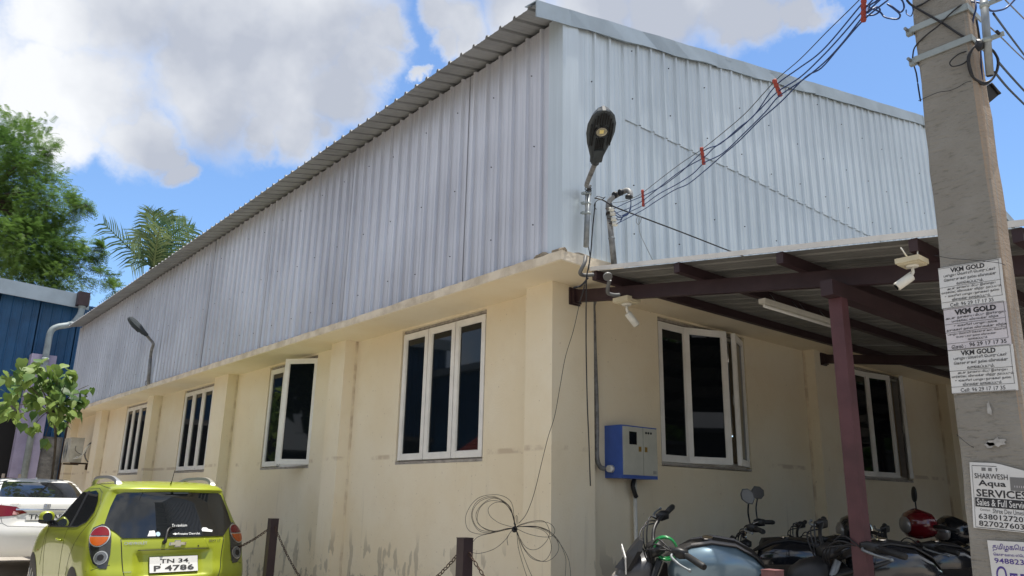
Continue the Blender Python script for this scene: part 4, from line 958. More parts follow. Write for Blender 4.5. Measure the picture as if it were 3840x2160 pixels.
# ================================================================== BOLLARDS AND CHAINS
bol = [(-.95, 6.6, 1.06), None, None, None]
b1 = atd(1026, 1944, 8.1); b2 = atd(1744, 2016, 5.5); b3 = atd(2896, 2136, 4.15)
bols = [(Vector((-.98, 6.9, 0)), 1.08, 'dark steel bollard hidden behind the green hatchback', M_MAROONB), (b1, b1.z, 'dark brown square bollard with chains beside the green hatchback', M_MAROONB),
        (b2, b2.z, 'dark maroon square bollard with chains in front of the wire coil', M_MAROONB), (b3, b3.z, 'reddish square bollard whose top shows before the motorbikes', mat('faded_maroon_paint', (.20,.085,.085), .55, var=.4, vscale=9))]
for p, h_, l_, m_ in bols:
    hw = .042; b_ = MB().box((p.x-hw, p.y-hw, -.02), (p.x+hw, p.y+hw, h_-.005)).box((p.x-hw-.002, p.y-hw-.002, h_-.0049), (p.x+hw+.002, p.y+hw+.002, h_))
    tag(b_.build('bollard', m_), l_, 'bollard', 'steel bollards along the apron')
lk = MB()   # one oval link, long axis x
def oval(mb):
    n_, m_ = 12, 5; vs = []
    for i in range(n_):
        a = 2*math.pi*i/n_; c = Vector((math.cos(a)*.0115+(.008 if math.cos(a) > 0 else -.008), math.sin(a)*.0115, 0)); e = Vector((math.cos(a), math.sin(a), 0))
        for j in range(m_): u = 2*math.pi*j/m_; vs.append(c+(e*math.cos(u)+Vector((0, 0, 1))*math.sin(u))*.0037)
    return mb.add(vs, [(i*m_+j, ((i+1) % n_)*m_+j, ((i+1) % n_)*m_+(j+1) % m_, i*m_+(j+1) % m_) for i in range(n_) for j in range(m_)], True)
LINK = oval(lk).mesh('link', M_RUST)
def chain(a, b, sag, label):
    t = thing('chain', label, 'chain', (a+b)/2-Vector((0, 0, sag)), group='chains between the bollards')
    inv = INV[t]; prev = None; N_ = 400; pts = []
    for i in range(N_+1):
        u = i/N_; pts.append(a.lerp(b, u)-Vector((0, 0, sag*4*u*(1-u))))
    acc = 0; k = 0; last = pts[0]
    for i in range(1, N_+1):
        acc += (pts[i]-pts[i-1]).length
        if acc >= .0315:
            mid = (pts[i]+last)/2; d = (pts[i]-last).normalized(); up = Vector((0, 0, 1)); s = d.cross(up).normalized(); u_ = s.cross(d)
            if k % 2: s, u_ = (s+u_*.25).normalized(), (u_-s*.25).normalized()
            else: s, u_ = u_, -s
            m = Matrix((d, s, u_)).transposed().to_4x4()
            inst(LINK, 'link', t, None, inv @ Matrix.Translation(mid) @ m); last = pts[i]; acc = 0; k += 1
hz = -.10
P = [Vector((p.x, p.y, h_+hz)) for p, h_, _, _ in bols]
chain(P[0]+Vector((0, -.05, 0)), P[1]+Vector((-.01, .05, 0)), .33, 'rusty chain from the bollard down behind the green hatchback')
chain(P[1]+Vector((.0, -.052, .02)), P[2]+Vector((-.02, .052, -.02)), .62, 'rusty chain sagging between the two dark bollards')
chain(P[2]+Vector((.0, -.052, 0)), P[3]+Vector((-.02, .052, 0)), .55, 'rusty chain from the maroon bollard towards the motorbikes')

# ================================================================== AIR CONDITIONER
A0 = Vector((-.10, 16.45, 2.02))
t = thing('air_conditioner', 'weathered white outdoor air conditioner unit on a wall bracket at the far end', 'air conditioner', (-.2, 16.8, 1.9))
M_AC = mat('aged_white_enamel', (.55,.53,.45), .45, var=.35, vscale=4, col2=(.38,.35,.28))
cs = MB().box((-.40, 16.47, 2.02), (-.12, 17.25, 2.58)).box((-.405, 16.465, 2.581), (-.115, 17.255, 2.60)).build('casing', M_AC, t)
MB().box((-.411, 16.62, 2.06), (-.4001, 17.20, 2.54)).build('front_panel', M_AC, t)
g = MB()
for i in range(6): g.torus((-.414, 16.91, 2.30), (1, 0, 0), .04+.034*i, .003, 24, 4)
g.build('fan_grille', M_STEEL, t)
MB().box((-.34, 16.455, 2.40), (-.24, 16.4649, 2.50)).build('terminal_cover', M_AC, t)
MB().box((-.36, 16.4, 1.975), (-.02, 16.46, 2.012)).box((-.36, 17.2, 1.975), (-.02, 17.26, 2.012)).box((-.02, 16.40, 1.85), (.165, 16.46, 2.0119)).build('bracket', M_RUST, t)
for dx in (0, .03, .06):
    MB().tube(curve([Vector((-.30+dx, 16.46, 2.10+dx)), Vector((-.22+dx, 16.40, 2.12)), Vector((-.10, 16.38, 2.25+dx)), Vector((.0, 16.4, 2.45)), Vector((.16, 16.5, 2.52))], 6), .012, 7).build('refrigerant_pipe', M_WHITEP, t)
MB().tube(curve([Vector((-.29, 16.45, 2.40)), Vector((-.30, 16.40, 2.30)), Vector((-.20, 16.38, 2.22)), Vector((-.06, 16.4, 2.2))], 6), .006, 6).build('power_cable', M_CABLE, t)
MB().tube(curve([Vector((.10, 16.42, 2.5)), Vector((-.02, 16.40, 2.46)), Vector((-.08, 16.4, 2.2)), Vector((.02, 16.42, 2.04)), Vector((.12, 16.42, 2.1)), Vector((.14, 16.44, 2.4))], 7), .016, 8).build('hose_coil', M_CONDUIT, t)

# ================================================================== BLUE SHED ACROSS THE LANE END
YB = 20.6
t = thing('blue_shed', 'blue corrugated shed with grey eave flashing across the end of the lane', 'building', (-6, YB, 0))
za, zb = ony(0, 1042, YB-.3).z, ony(340, 1111, YB-.3).z; xa, xb = ony(0, 1042, YB-.3).x, ony(340, 1111, YB-.3).x
xl = -13.0; zm = (za+zb)/2; sl = (zb-za)/(xb-xa)
def zf(x): return za+sl*(x-xa)
xR = xb
MB().hexa([(xl, YB-.33, zf(xl)-.42), (xR, YB-.33, zf(xR)-.42), (xR, YB-.27, zf(xR)-.42), (xl, YB-.27, zf(xl)-.42), (xl, YB-.33, zf(xl)), (xR, YB-.33, zf(xR)), (xR, YB+.3, zf(xR)+.02), (xl, YB+.3, zf(xl)+.02)]).build('eave_flashing', M_TRIM, t)
MB().box((xR-.05, YB+3.0, zf(xR)-.9), (xR+1.6, YB+3.1, zf(xR)-.52)).build('eave_flashing', M_TRIM, t)
yy0 = 1.6
x = xl; k = 0
while x < xR+1.2:
    z0_ = 1.0 if x > -1.9 else 3.55
    pr = profile(1.03, .1, .25, .035); vs = []
    zt_ = min(zf(x), zf(x+1))-.2
    for s, hh in pr: vs += [(x+s, YB-hh, z0_), (x+s, YB-hh, zt_)]
    MB().add(vs, [(2*i, 2*i+2, 2*i+3, 2*i+1) for i in range(len(pr)-1)]).build('cladding_sheet', M_BLUECLAD, t); x += 1.0; k += 1
MB().box((xl, YB+.1, -.02), (xR+2.4, YB+.2, 3.5)).build('back_wall', M_DARK, t)
# lower dirty wall, lilac column, dark opening
zq = lambda px, py: ony(px, py, YB-.1)
ca = zq(108, 1352).x; cb = zq(165, 1352).x
MB().box((ca, YB-.45, -.02), (ca+.62, YB-.06, zq(110, 1330).z)).build('column', M_LILAC, t)
wa = zq(112, 1700).x
MB().box((ca+.64, YB-.30, -.02), (zq(222, 1700).x, YB-.08, zq(200, 1640).z)).build('low_wall', M_CONC, t)
MB().box((zq(222, 1700).x+.02, YB-.34, -.02), (zq(222, 1700).x+.10, YB-.26, 4.4)).build('post', M_RUST, t)
MB().box((xl, YB-.06, 3.45), (ca-.0, YB-.02, 3.62)).build('lintel', M_CONC, t)
# drain pipe
pz = lambda px, py, yv: ony(px, py, yv)
pp = [pz(308, 1150, YB-.5), pz(300, 1180, YB-.5), pz(268, 1215, YB-.5), pz(215, 1226, YB-.5), pz(190, 1245, YB-.5), pz(178, 1300, YB-.5), pz(160, 1400, YB-.5), pz(140, 1520, YB-.5), pz(120, 1650, YB-.5), pz(95, 1790, YB-.5)]
pp = [Vector((max(-4.0, p.x), p.y, p.z)) for p in pp]
xv = pp[5].x
pp = pp[:5]+[Vector((xv, YB-.5, pp[5].z)), Vector((xv, YB-.5, 0.1))]
o = MB().tube(curve(pp[:6], 6)+[pp[6]], .085, 14).build('drain_pipe', M_GREYPIPE, t)
cpl = MB(); 
for q in (pp[0], pp[2], Vector((xv, YB-.5, 2.9)), Vector((xv, YB-.5, 4.9))): cpl.tube([q-Vector((.0, 0, .05)), q+Vector((0, 0, .05))], .10, 14)
cpl.build('pipe_collar', M_GREYPIPE, t)
MB().box((pp[0].x-.16, YB-.62, pp[0].z+.02), (pp[0].x+.14, YB-.35, pp[0].z+.42)).build('gutter_outlet', M_MAROON, t)
# cart beside it
cr_ = thing('wooden_crate', 'old wooden crate side standing behind the white sedan', 'crate', ony(60, 1790, 17.5))
c0 = ony(12, 1790, 17.5); c1_ = ony(78, 1745, 17.5)
for i in range(4):
    z_ = 1.05+i*.15; MB().box((c0.x, 17.5, z_), (c1_.x, 17.53, z_+.13)).build('plank', mat('old_wood', (.20,.10,.06), .8, var=.4, vscale=9), cr_)
for xx in (c0.x-.04, c1_.x-.02): MB().box((xx, 17.46, 0), (xx+.06, 17.499, 1.72)).build('frame_post', mat('grey_wood', (.35,.30,.26), .8, var=.4), cr_)
# ================================================================== VEGETATION
def leafmat(name, c1, c2, c3, sc=1.2, trans=.35):
    m = bpy.data.materials.new(name); m.use_nodes = True; t = m.node_tree; t.nodes.clear(); n = t.nodes.new; l = t.links.new
    o = n('ShaderNodeOutputMaterial'); mix = n('ShaderNodeMixShader'); p = n('ShaderNodeBsdfPrincipled'); tr = n('ShaderNodeBsdfTranslucent')
    geo = n('ShaderNodeNewGeometry'); k = n('ShaderNodeTexNoise'); k.inputs['Scale'].default_value = sc; k.inputs['Detail'].default_value = 5; l(geo.outputs['Position'], k.inputs['Vector'])
    oi = n('ShaderNodeObjectInfo'); ad = n('ShaderNodeMath'); ad.operation = 'MULTIPLY_ADD'; l(oi.outputs['Random'], ad.inputs[0]); ad.inputs[1].default_value = .3; l(k.outputs['Fac'], ad.inputs[2])
    ri = n('ShaderNodeMath'); ri.operation = 'MULTIPLY_ADD'; l(geo.outputs['Random Per Island'], ri.inputs[0]); ri.inputs[1].default_value = .16; l(ad.outputs[0], ri.inputs[2])
    rp = n('ShaderNodeValToRGB'); e = rp.color_ramp.elements; e[0].position = .45; e[0].color = (*c1, 1); e[1].position = .85; e[1].color = (*c3, 1); e.new(.62).color = (*c2, 1); l(ri.outputs[0], rp.inputs[0])
    l(rp.outputs[0], p.inputs['Base Color']); l(rp.outputs[0], tr.inputs['Color']); p.inputs['Roughness'].default_value = .5; p.inputs['Specular IOR Level'].default_value = .3
    mix.inputs[0].default_value = trans; l(p.outputs[0], mix.inputs[1]); l(tr.outputs[0], mix.inputs[2]); l(mix.outputs[0], o.inputs[0]); return m
M_TAM = leafmat('feathery_tree_leaves', (.022,.055,.016), (.060,.125,.028), (.14,.24,.05), .35)
M_PALM = leafmat('palm_fronds', (.04,.085,.045), (.08,.15,.07), (.18,.24,.10), .8, .25)
M_LEAF = leafmat('heart_leaves', (.03,.075,.025), (.075,.15,.035), (.19,.27,.06), 1.2, .35)
def feathery(name, label, lobes, t0, base, seed, n_per, mat_):
    rr = random.Random(seed); root = thing(name, label, 'tree', base); mb = MB(); vs = []; fs = []
    def sprig(c, d, L_):
        d = d.normalized(); s = d.cross(Vector((rr.uniform(-.4, .4), rr.uniform(-.4, .4), 1))).normalized(); u = s.cross(d)
        droop = rr.uniform(.1, .5); m_ = 6
        for i in range(m_):
            f = (i+.6)/m_; p = c+d*L_*f-Vector((0, 0, 1))*droop*L_*f*f*.8; wl = L_*(.30-.12*f); tw = L_*.035
            for sg in (-1, 1):
                q = p+s*sg*wl*.9+d*wl*.45-Vector((0, 0, wl*.25)); k = len(vs)
                vs.extend([p-d*tw, q-d*tw*.3, q+d*tw*.6, p+d*tw*1.2]); fs.append((k, k+1, k+2, k+3))
    br = MB(); hub = None
    for (px, py, rp, dz) in lobes:
        t_ = t0+dz; c = atd(px, py, t_); r_ = rp*t_/FPX
        if hub is None: hub = c
        n_ = int(n_per*(r_**2)*(1.0)+10)
        sub = [(Vector((rr.gauss(0, 1), rr.gauss(0, 1), rr.gauss(0, 1))).normalized()*rr.uniform(.45, .95)) for _ in range(max(5, int(n_/26)))]
        for s0 in sub:      # twig clumps inside the lobe
            cc_ = c+s0*r_
            if rr.random() < .35: br.tube([c+s0*r_*.2, c+s0*r_*.5+Vector((0, 0, -.05)), c+s0*r_*.8], [.018, .012, .005], 4, False)
            for _ in range(26):
                o_ = Vector((rr.gauss(0, 1), rr.gauss(0, 1), rr.gauss(0, .75)))*min(.30, r_*.24); p = cc_+o_
                d = (s0*1.1+Vector((rr.uniform(-1, 1), rr.uniform(-1, 1), rr.uniform(-.5, .5)))*.8)
                sprig(p, d, rr.uniform(.22, .42))
    MB().add(vs, fs).build('crown', mat_, root, fix=False)
    hb = Vector((base.x, base.y, 0)); 
    br.tube([hb, hb.lerp(hub, .5)+Vector((.2, 0, 0)), hub], [.45, .36, .2], 10)
    for (px, py, rp, dz) in lobes[::2]: c = atd(px, py, t0+dz); br.tube([hub-Vector((0, 0, 1)), hub.lerp(c, .35)+Vector((0, 0, -.5)), hub.lerp(c, .62)], [.16, .07, .02], 6, False)
    br.build('trunk', M_BARK, root)
    return root
lobes = [(-60,640,200,0), (60,560,115,1), (135,640,85,0), (50,770,180,.5), (165,770,95,-.5), (240,765,45,0), (290,780,36,0), (320,765,22,0), (215,840,60,0), (120,900,150,0), (235,925,80,.5), (200,1020,130,-.5),
         (320,1000,62,0), (385,1040,42,0), (390,935,28,.5), (340,950,34,.5), (60,1050,170,-1), (-150,850,240,1), (195,560,30,0), (30,470,55,1), (420,1090,36,0), (60,930,150,-1.5), (150,1090,120,-1)]
hb = atd(-60, 1700, 29); hb.z = 0
feathery('tamarind_tree', 'tall feathery green tree rising behind the blue shed', lobes, 29, hb, 4, 620, M_TAM)

# coconut palm
PT = 33; pc0 = atd(575, 1005, PT); pb = Vector((pc0.x, pc0.y+.3, 0))
t = thing('coconut_palm', 'coconut palm with spreading fronds showing above the far end of the roof', 'palm', pb)
MB().tube(curve([pb, pb.lerp(pc0, .5)+Vector((.25, 0, 0)), pc0], 6), [.20]*7+[.16]*6, 10).build('trunk', M_BARK, t)
fr_ = [((480,925),(388,836),0), ((545,880),(490,915),-.8), ((560,870),(543,800),.4), ((580,860),(574,795),-.3), ((605,865),(618,805),.2), ((625,870),(655,815),.6), ((640,890),(700,840),-.5), ((650,905),(728,858),.5), ((650,940),(735,905),.8),
       ((540,940),(490,1000),.6), ((610,930),(660,900),-1.2), ((600,950),(640,985),-1.3), ((540,960),(520,1040),-1.2), ((520,900),(500,870),1.0), ((590,900),(600,850),-1.0), ((560,920),(535,900),-1.4), ((640,960),(700,1010),0), ((600,890),(590,830),1.2), ((635,860),(672,880),1.4)]
rr = random.Random(8)
for (m_, e_, dz) in [q for q in fr_ if abs(q[2]) < 1.1]:
    cv = curve([pc0, atd(m_[0], m_[1], PT+dz*.6), atd(e_[0], e_[1], PT+dz*1.4)], 12); fb = MB(); vs = []; fs = []
    fb.tube(cv, [.045*(1-i/len(cv))+.008 for i in range(len(cv))], 5)
    n_ = len(cv)
    for i in range(3, n_-1):
        for h in (0,):
            p = cv[i].lerp(cv[i+1], h); d = (cv[i+1]-cv[i]).normalized(); f = (i+h)/n_
            s = (d.cross(Fv)*.8+d.cross(Vector((rr.uniform(-.2, .2), rr.uniform(-.2, .2), 1)))*.35).normalized(); L_ = 1.2*math.sin(math.pi*(.12+.80*f))**.8
            for sg in (-1, 1):
                tip = p+s*sg*L_*.60+d*L_*.62-Vector((0, 0, L_*rr.uniform(.05, .45))); mid = p.lerp(tip, .5)+Vector((0, 0, L_*.10)); k = len(vs); wv = d*.034
                vs.extend([p-wv, p+wv, mid+wv, mid-wv, tip]); fs.extend([(k, k+1, k+2, k+3), (k+3, k+2, k+4)])
    fb.add(vs, fs); fb.build('frond', M_PALM, t, fix=False)

# broad-leaved sapling in front of the air conditioner
def heart():
    pr = [(0, 0), (.32, -.10), (.52, .12), (.50, .38), (.30, .66), (.10, .90), (0, 1.15)]
    vs = []; fs = []
    for x_, y_ in pr: vs.append((x_, y_, -.10*abs(x_)-.10*y_*y_))
    for x_, y_ in pr[1:-1]: vs.append((-x_, y_, -.10*abs(x_)-.10*y_*y_))
    vs += [(0, .35, .0), (0, .7, -.02)]; c1, c2 = len(vs)-2, len(vs)-1
    fs = [(0, 1, 2, c1), (c1, 2, 3), (c1, 3, 4, c2), (c2, 4, 5, 6), (0, c1, 8, 7), (c1, 9, 8), (c1, c2, 10, 9), (c2, 6, 11, 10)]
    return MB().add(vs, fs, True).mesh('leaf', M_LEAF)
HEART = heart()
SP = 14.0; SDY = 14; sb = atd(205, 1800, SP); sb.z = 0
t = thing('broadleaf_sapling', 'leafy sapling with heart-shaped leaves in front of the far end of the shed wall', 'sapling', sb)
inv = INV[t]; st = MB(); hubp = atd(200, 1560, SP); st.tube(curve([sb, atd(205, 1700, SP), hubp, atd(180, 1450, SP)], 5), [.022]*11+[.012]*5, 7)
rr = random.Random(21)
lobx = 1
lob = [(30,1400,32,12), (90,1385,38,14), (150,1380,42,18), (215,1395,46,22), (268,1400,26,9), (55,1440,32,10), (130,1450,48,20), (195,1460,44,18), (250,1460,42,20), (298,1475,30,13), (332,1445,12,3), (30,1525,32,12), (62,1560,26,9), (120,1510,30,10), (185,1515,40,15), (240,1535,38,16), (282,1525,18,6), (222,1565,28,10), (130,1592,22,6), (170,1640,16,5), (20,1480,25,6)]
for px, py, rp, n_ in lob:
    dzz = rr.uniform(-.6, .6); c = atd(px, py, SP+dzz); st.tube(curve([hubp, hubp.lerp(c, .5)+Vector((0, 0, .12)), c], 4), [.008]*4+[.006]*4+[.004], 5)
    for _ in range(int(n_*1.0)):
        p = atd(px+rr.gauss(0, .55)*rp, py+SDY+rr.gauss(0, .55)*rp, SP+dzz+rr.uniform(-.25, .25)); s_ = rr.uniform(.14, .195)
        az = rr.uniform(0, 2*math.pi) if rr.random() < .5 else rr.uniform(2.2, 4.4); m = Matrix.Translation(p) @ Matrix.Rotation(az, 4, 'Z') @ Matrix.Rotation(R(rr.uniform(-85, -20)), 4, 'X') @ Matrix.Rotation(R(rr.uniform(-30, 30)), 4, 'Y') @ Matrix.Scale(s_, 4)
        inst(HEART, 'leaf', t, None, inv @ m)
st.build('stem', M_BARK, t)

# ================================================================== CARS
class Car:
    def __init__(s, prof, paint, root, ar=.45, af=.8, n=3.0, deform=None, name='body'):
        s.root = root; keys = [Vector(k) for k in prof]
        zs = []; P_ = [k[0] for k in prof]
        rows = []
        for i in range(len(prof)-1):
            p0 = prof[max(i-1, 0)]; p1 = prof[i]; p2 = prof[i+1]; p3 = prof[min(i+2, len(prof)-1)]
            for k in range(4):
                t = k/4; rows.append([.5*((2*b)+(c-a)*t+(2*a-5*b+4*c-d)*t*t+(-a+3*b-3*c+d)*t**3) for a, b, c, d in zip(p0, p1, p2, p3)])
        rows.append(list(prof[-1])); NR, NF, NS = 56, 30, 26; vs = []
        for z, yr, yf, hw in rows:
            a_ = min(ar, (yf-yr)*.4); f_ = min(af, (yf-yr)*.4); ring = []
            for i in range(NR+1):
                ph = (i/NR-.5)*math.pi; ring.append((hw*math.copysign(abs(math.sin(ph))**(2/n), ph), yr+a_*(1-abs(math.cos(ph))**(2/n))))
            for i in range(1, NS): ring.append((hw, yr+a_+(yf-f_-yr-a_)*i/NS))
            for i in range(NF+1):
                ph = (.5-i/NF)*math.pi; ring.append((hw*math.copysign(abs(math.sin(ph))**(2/n), ph), yf-f_*(1-abs(math.cos(ph))**(2/n))))
            for i in range(1, NS): ring.append((-hw, yf-f_-(yf-f_-yr-a_)*i/NS))
            for x_, y_ in ring:
                p = Vector((x_, y_, z))
                if deform: p = deform(p)
                vs.append(p)
        k = len(ring); m_ = len(rows); fs = [(i*k+j, i*k+(j+1) % k, (i+1)*k+(j+1) % k, (i+1)*k+j) for i in range(m_-1) for j in range(k)]
        cz = sum((Vector(v) for v in vs[-k:]), Vector())/k+Vector((0, 0, .004)); vs.append(cz); fs += [((m_-1)*k+j, (m_-1)*k+(j+1) % k, len(vs)-1) for j in range(k)]
        vs.append(Vector((0, 1.7, rows[0][0]))); fs += [((j+1) % k, j, len(vs)-1) for j in range(k)]
        s.bvh = BVHTree.FromPolygons(vs, fs); s.body = MB().add(vs, fs, True).build(name, paint, root)
    def frame(s, view):
        if view == 'rear': return Vector((0, -3, 0)), Vector((0, 1, 0)), Vector((1, 0, 0))
        if view == 'left': return Vector((-3, 0, 0)), Vector((1, 0, 0)), Vector((0, 1, 0))
        if view == 'right': return Vector((3, 0, 0)), Vector((-1, 0, 0)), Vector((0, 1, 0))
        th, cx, cy = view; d = Vector((math.sin(th), math.cos(th), 0)); e = Vector((math.cos(th), -math.sin(th), 0)); return Vector((cx, cy, 0))-d*2, d, e
    def pt(s, view, a, b, off=.004):
        o, d, e = s.frame(view); q = o+e*a+Vector((0, 0, b)); h = s.bvh.ray_cast(q, d)
        if h[0] is None: h = s.bvh.find_nearest(q+d*2)
        nr = h[1]
        if nr.dot(d) > 0: nr = -nr
        return h[0]+nr*off
    def patch(s, view, outline, name, m, off=.004, step=.05, parent=None, smooth=True):
        bm = bmesh.new(); bm.faces.new([bm.verts.new((a, b, 0)) for a, b in outline])
        xs = [p[0] for p in outline]; ys = [p[1] for p in outline]
        for ax, lo, hi in ((0, min(xs), max(xs)), (1, min(ys), max(ys))):
            k = lo+step
            while k < hi-.001:
                bmesh.ops.bisect_plane(bm, geom=bm.verts[:]+bm.edges[:]+bm.faces[:], plane_co=(k, 0, 0) if ax == 0 else (0, k, 0), plane_no=(1, 0, 0) if ax == 0 else (0, 1, 0)); k += step
        bm.verts.index_update(); vs = [s.pt(view, v.co.x, v.co.y, off) for v in bm.verts]; fs = [tuple(v.index for v in f.verts) for f in bm.faces]; bm.free()
        return MB().add(vs, fs, smooth).build(name, m, parent or s.root, fix=False)
    def text(s, view, txt, a, b, w_, h_, m, off=.004, bold=.01, parent=None, name='lettering', shear=0.):
        pts, fs, _, _ = text_pts(txt, w_, h_, bold, shear=shear); return MB().add([s.pt(view, a+p[0], b+p[1], off) for p in pts], fs).build(name, m, parent or s.root, fix=False)
    def seam(s, view, pts, name='panel_gap', r=.0028, m=None, off=.0):
        q = []
        for i in range(len(pts)-1):
            n_ = max(2, int(math.dist(pts[i], pts[i+1])/.04))
            for k in range(n_): q.append((pts[i][0]+(pts[i+1][0]-pts[i][0])*k/n_, pts[i][1]+(pts[i+1][1]-pts[i][1])*k/n_))
        q.append(pts[-1]); return MB().tube([s.pt(view, a, b, off) for a, b in q], r, 5).build(name, m or M_BLACKP, s.body)
def circ(cx, cy, r, n=24, a0=0, a1=360, ry=None): return [(cx+r*math.cos(R(a0+(a1-a0)*i/n)), cy+(ry or r)*math.sin(R(a0+(a1-a0)*i/n))) for i in range(n if a1-a0 == 360 else n+1)]
def carpaint(name, col, rough=.28, metal=.25):
    m = mat(name, col, rough, metal=metal, coat=.45, var=.05, vscale=3); return m
M_GREEN = carpaint('lime_green_paint', (.30,.35,.022), .26, .15)
M_WHITE = carpaint('white_car_paint', (.72,.72,.70), .3, 0)
M_CARGL = mat('dark_car_glass', (.010,.012,.014), .02, spec=.7)
M_REDL = mat('red_lamp_lens', (.16,.004,.010), .22, spec=.4, coat=.1)
M_AMBER = mat('amber_lamp_lens', (.42,.085,.008), .22, spec=.4, coat=.1)
M_CLEARL = mat('clear_lamp_lens', (.16,.17,.18), .08, metal=.4)
M_LAMPH = mat('smoked_lamp_housing', (.035,.037,.036), .12, metal=.3, coat=.6)
M_PLATE = mat('plate_white', (.62,.62,.60), .45)
M_SATIN = mat('satin_silver_trim', (.55,.55,.52), .3, metal=.7)
def wheel(car_root, x_, y_, r_, side, rim_m):
    s_ = side; w0 = MB().tube([(x_-s_*.18, y_, r_), (x_-s_*.02, y_, r_), (x_, y_, r_)], [r_, r_, r_-.02], 28).torus((x_-s_*.03, y_, r_), (1, 0, 0), r_-.03, .034, 28, 8).build('wheel', M_RUBBER, car_root)
    MB().ring((x_-s_*.004, y_, r_), (s_, 0, 0), r_*.66, .03, .015, 24).build('rim', rim_m, w0)
    sp_ = MB()
    for i in range(6): a = i*math.pi/3; sp_.beam((x_+s_*.004, y_, r_), (x_+s_*.004, y_+math.cos(a)*r_*.62, r_+math.sin(a)*r_*.62), .02, .035, (1, 0, 0))
    sp_.build('spoke', rim_m, w0); return w0

# --- the green hatchback
lamp = atd(384, 2011, 7.75); o_ = Vector((lamp.x+.70, lamp.y-.17, lamp.z-.925))
gm = Matrix.Translation(o_) @ Matrix.Rotation(R(-.8), 4, 'Z') @ Matrix.Rotation(R(-.7), 4, 'Y')
G = thing('parked_car', 'lime green small hatchback with roof rails and round tail lamps, seen from behind', 'car', mtx=gm)
def gdef(p):
    if p.z < .86:      # wheel arch flares and plate recess
        for wy in (.62, 2.98):
            f = math.exp(-((p.y-wy)/.36)**2)*math.exp(-((p.z-.50)/.26)**2); p.x += math.copysign(.035*f, p.x) if abs(p.x) > .5 else 0
    if p.y < 1.0 and abs(p.x) < .40 and .50 < p.z < .80:
        sx = min(1, (.38-abs(p.x)*(1.0 if p.z < .78 else 1))/.05); sz = min(1, (p.z-.52)/.03, (.785-p.z)/.02)
        if sx > 0 and sz > 0: p.y += .035*min(sx, sz)
    return p
gp = [(.20,.16,3.50,.70), (.27,.05,3.58,.77), (.36,.01,3.62,.79), (.48,.0,3.64,.795), (.56,.005,3.63,.797), (.66,.055,3.6,.80), (.76,.085,3.55,.80), (.86,.115,3.42,.797), (.93,.15,3.2,.785), (.99,.19,2.95,.765), (1.06,.235,2.66,.735), (1.14,.275,2.5,.705), (1.22,.315,2.37,.675), (1.30,.35,2.22,.648), (1.36,.36,2.10,.622), (1.395,.345,2.0,.602), (1.425,.39,1.9,.575), (1.45,.47,1.82,.53), (1.47,.62,1.7,.45), (1.48,.85,1.5,.33), (1.484,1.05,1.3,.18)]
g = Car(gp, M_GREEN, G, ar=.34, af=.75, n=3.4, deform=gdef)
hg = g.patch('rear', [(-.50,.905),(.52,.905),(.57,.96),(.645,1.03),(.60,1.20),(.545,1.335),(.50,1.358),(0,1.372),(-.48,1.358),(-.545,1.335),(-.60,1.20),(-.655,1.03),(-.57,.97)], 'rear_window', M_CARGL, .009, .085)
# the things one sees in and through the glass: pale stickers and script
M_STICK = mat('white_sticker', (.62,.64,.64), .5)
g.patch('rear', [(-.27,.918),(-.19,.918),(-.19,.945),(-.20,.972),(-.25,.968),(-.255,.95)], 'sticker', M_STICK, .013, parent=hg)
g.patch('rear', circ(-.165, .937, .022, 14), 'sticker', mat('blue_white_sticker', (.35,.50,.62), .5), .013, parent=hg)
g.patch('rear', [(.29,.955),(.395,.945),(.405,.965),(.36,.975),(.34,.992),(.30,.993),(.285,.975)], 'sticker', M_STICK, .013, parent=hg)
g.text('rear', 'Pressana Chevrolet', .035, .925, .23, .022, M_STICK, .013, .01, hg)
g.text('rear', 'Tn rankism', -.02, 1.005, .155, .028, M_STICK, .013, 0, hg, shear=.3)
mbx = MB()
bt = lambda cx, cz, s_: [(cx-.090*s_, cz-.016*s_), (cx-.028*s_, cz-.016*s_), (cx-.033*s_, cz-.034*s_), (cx+.030*s_, cz-.034*s_), (cx+.035*s_, cz-.016*s_), (cx+.082*s_, cz-.016*s_), (cx+.090*s_, cz+.014*s_), (cx+.030*s_, cz+.014*s_), (cx+.034*s_, cz+.034*s_), (cx-.028*s_, cz+.034*s_), (cx-.033*s_, cz+.014*s_), (cx-.083*s_, cz+.014*s_)]
g.patch('rear', bt(.008, .935, .28), 'small_emblem', M_STICK, .013, parent=hg)
g.patch('rear', bt(.03, .842, 1.0), 'emblem', M_CHROME, .012, .03)
g.patch('rear', bt(.03, .842, .82), 'emblem_inlay', mat('gold_grey_inlay', (.50,.47,.36), .3, metal=.5), .016, .03)
g.text('rear', 'CHEVROLET', -.485, .845, .215, .026, M_CHROME, .007, .012)
g.text('rear', 'BEAT LT', .36, .853, .13, .022, M_CHROME, .007, .012)
g.patch('rear', circ(.245, .815, .009, 10), 'lock', M_BLACKP, .006)
# plate with black characters
pr_ = g.patch('rear', [(-.235,.565),(.245,.565),(.245,.715),(-.235,.715)], 'number_plate', M_PLATE, .020, .08, smooth=False)
g.patch('rear', [(-.240,.560),(.250,.560),(.250,.720),(-.240,.720)], 'plate_surround', M_BLACKP, .014, .08, parent=pr_)
M_PLK = mat('plate_black', (.012,.012,.012), .5)
g.text('rear', 'TN 34', -.135, .650, .285, .042, M_PLK, .023, .02, pr_); g.text('rear', 'P 4786', -.195, .580, .40, .048, M_PLK, .023, .02, pr_)
for xx in (-.13, .155): g.patch('rear', circ(xx, .640, .006, 8), 'screw', M_BLACKP, .024, parent=pr_)
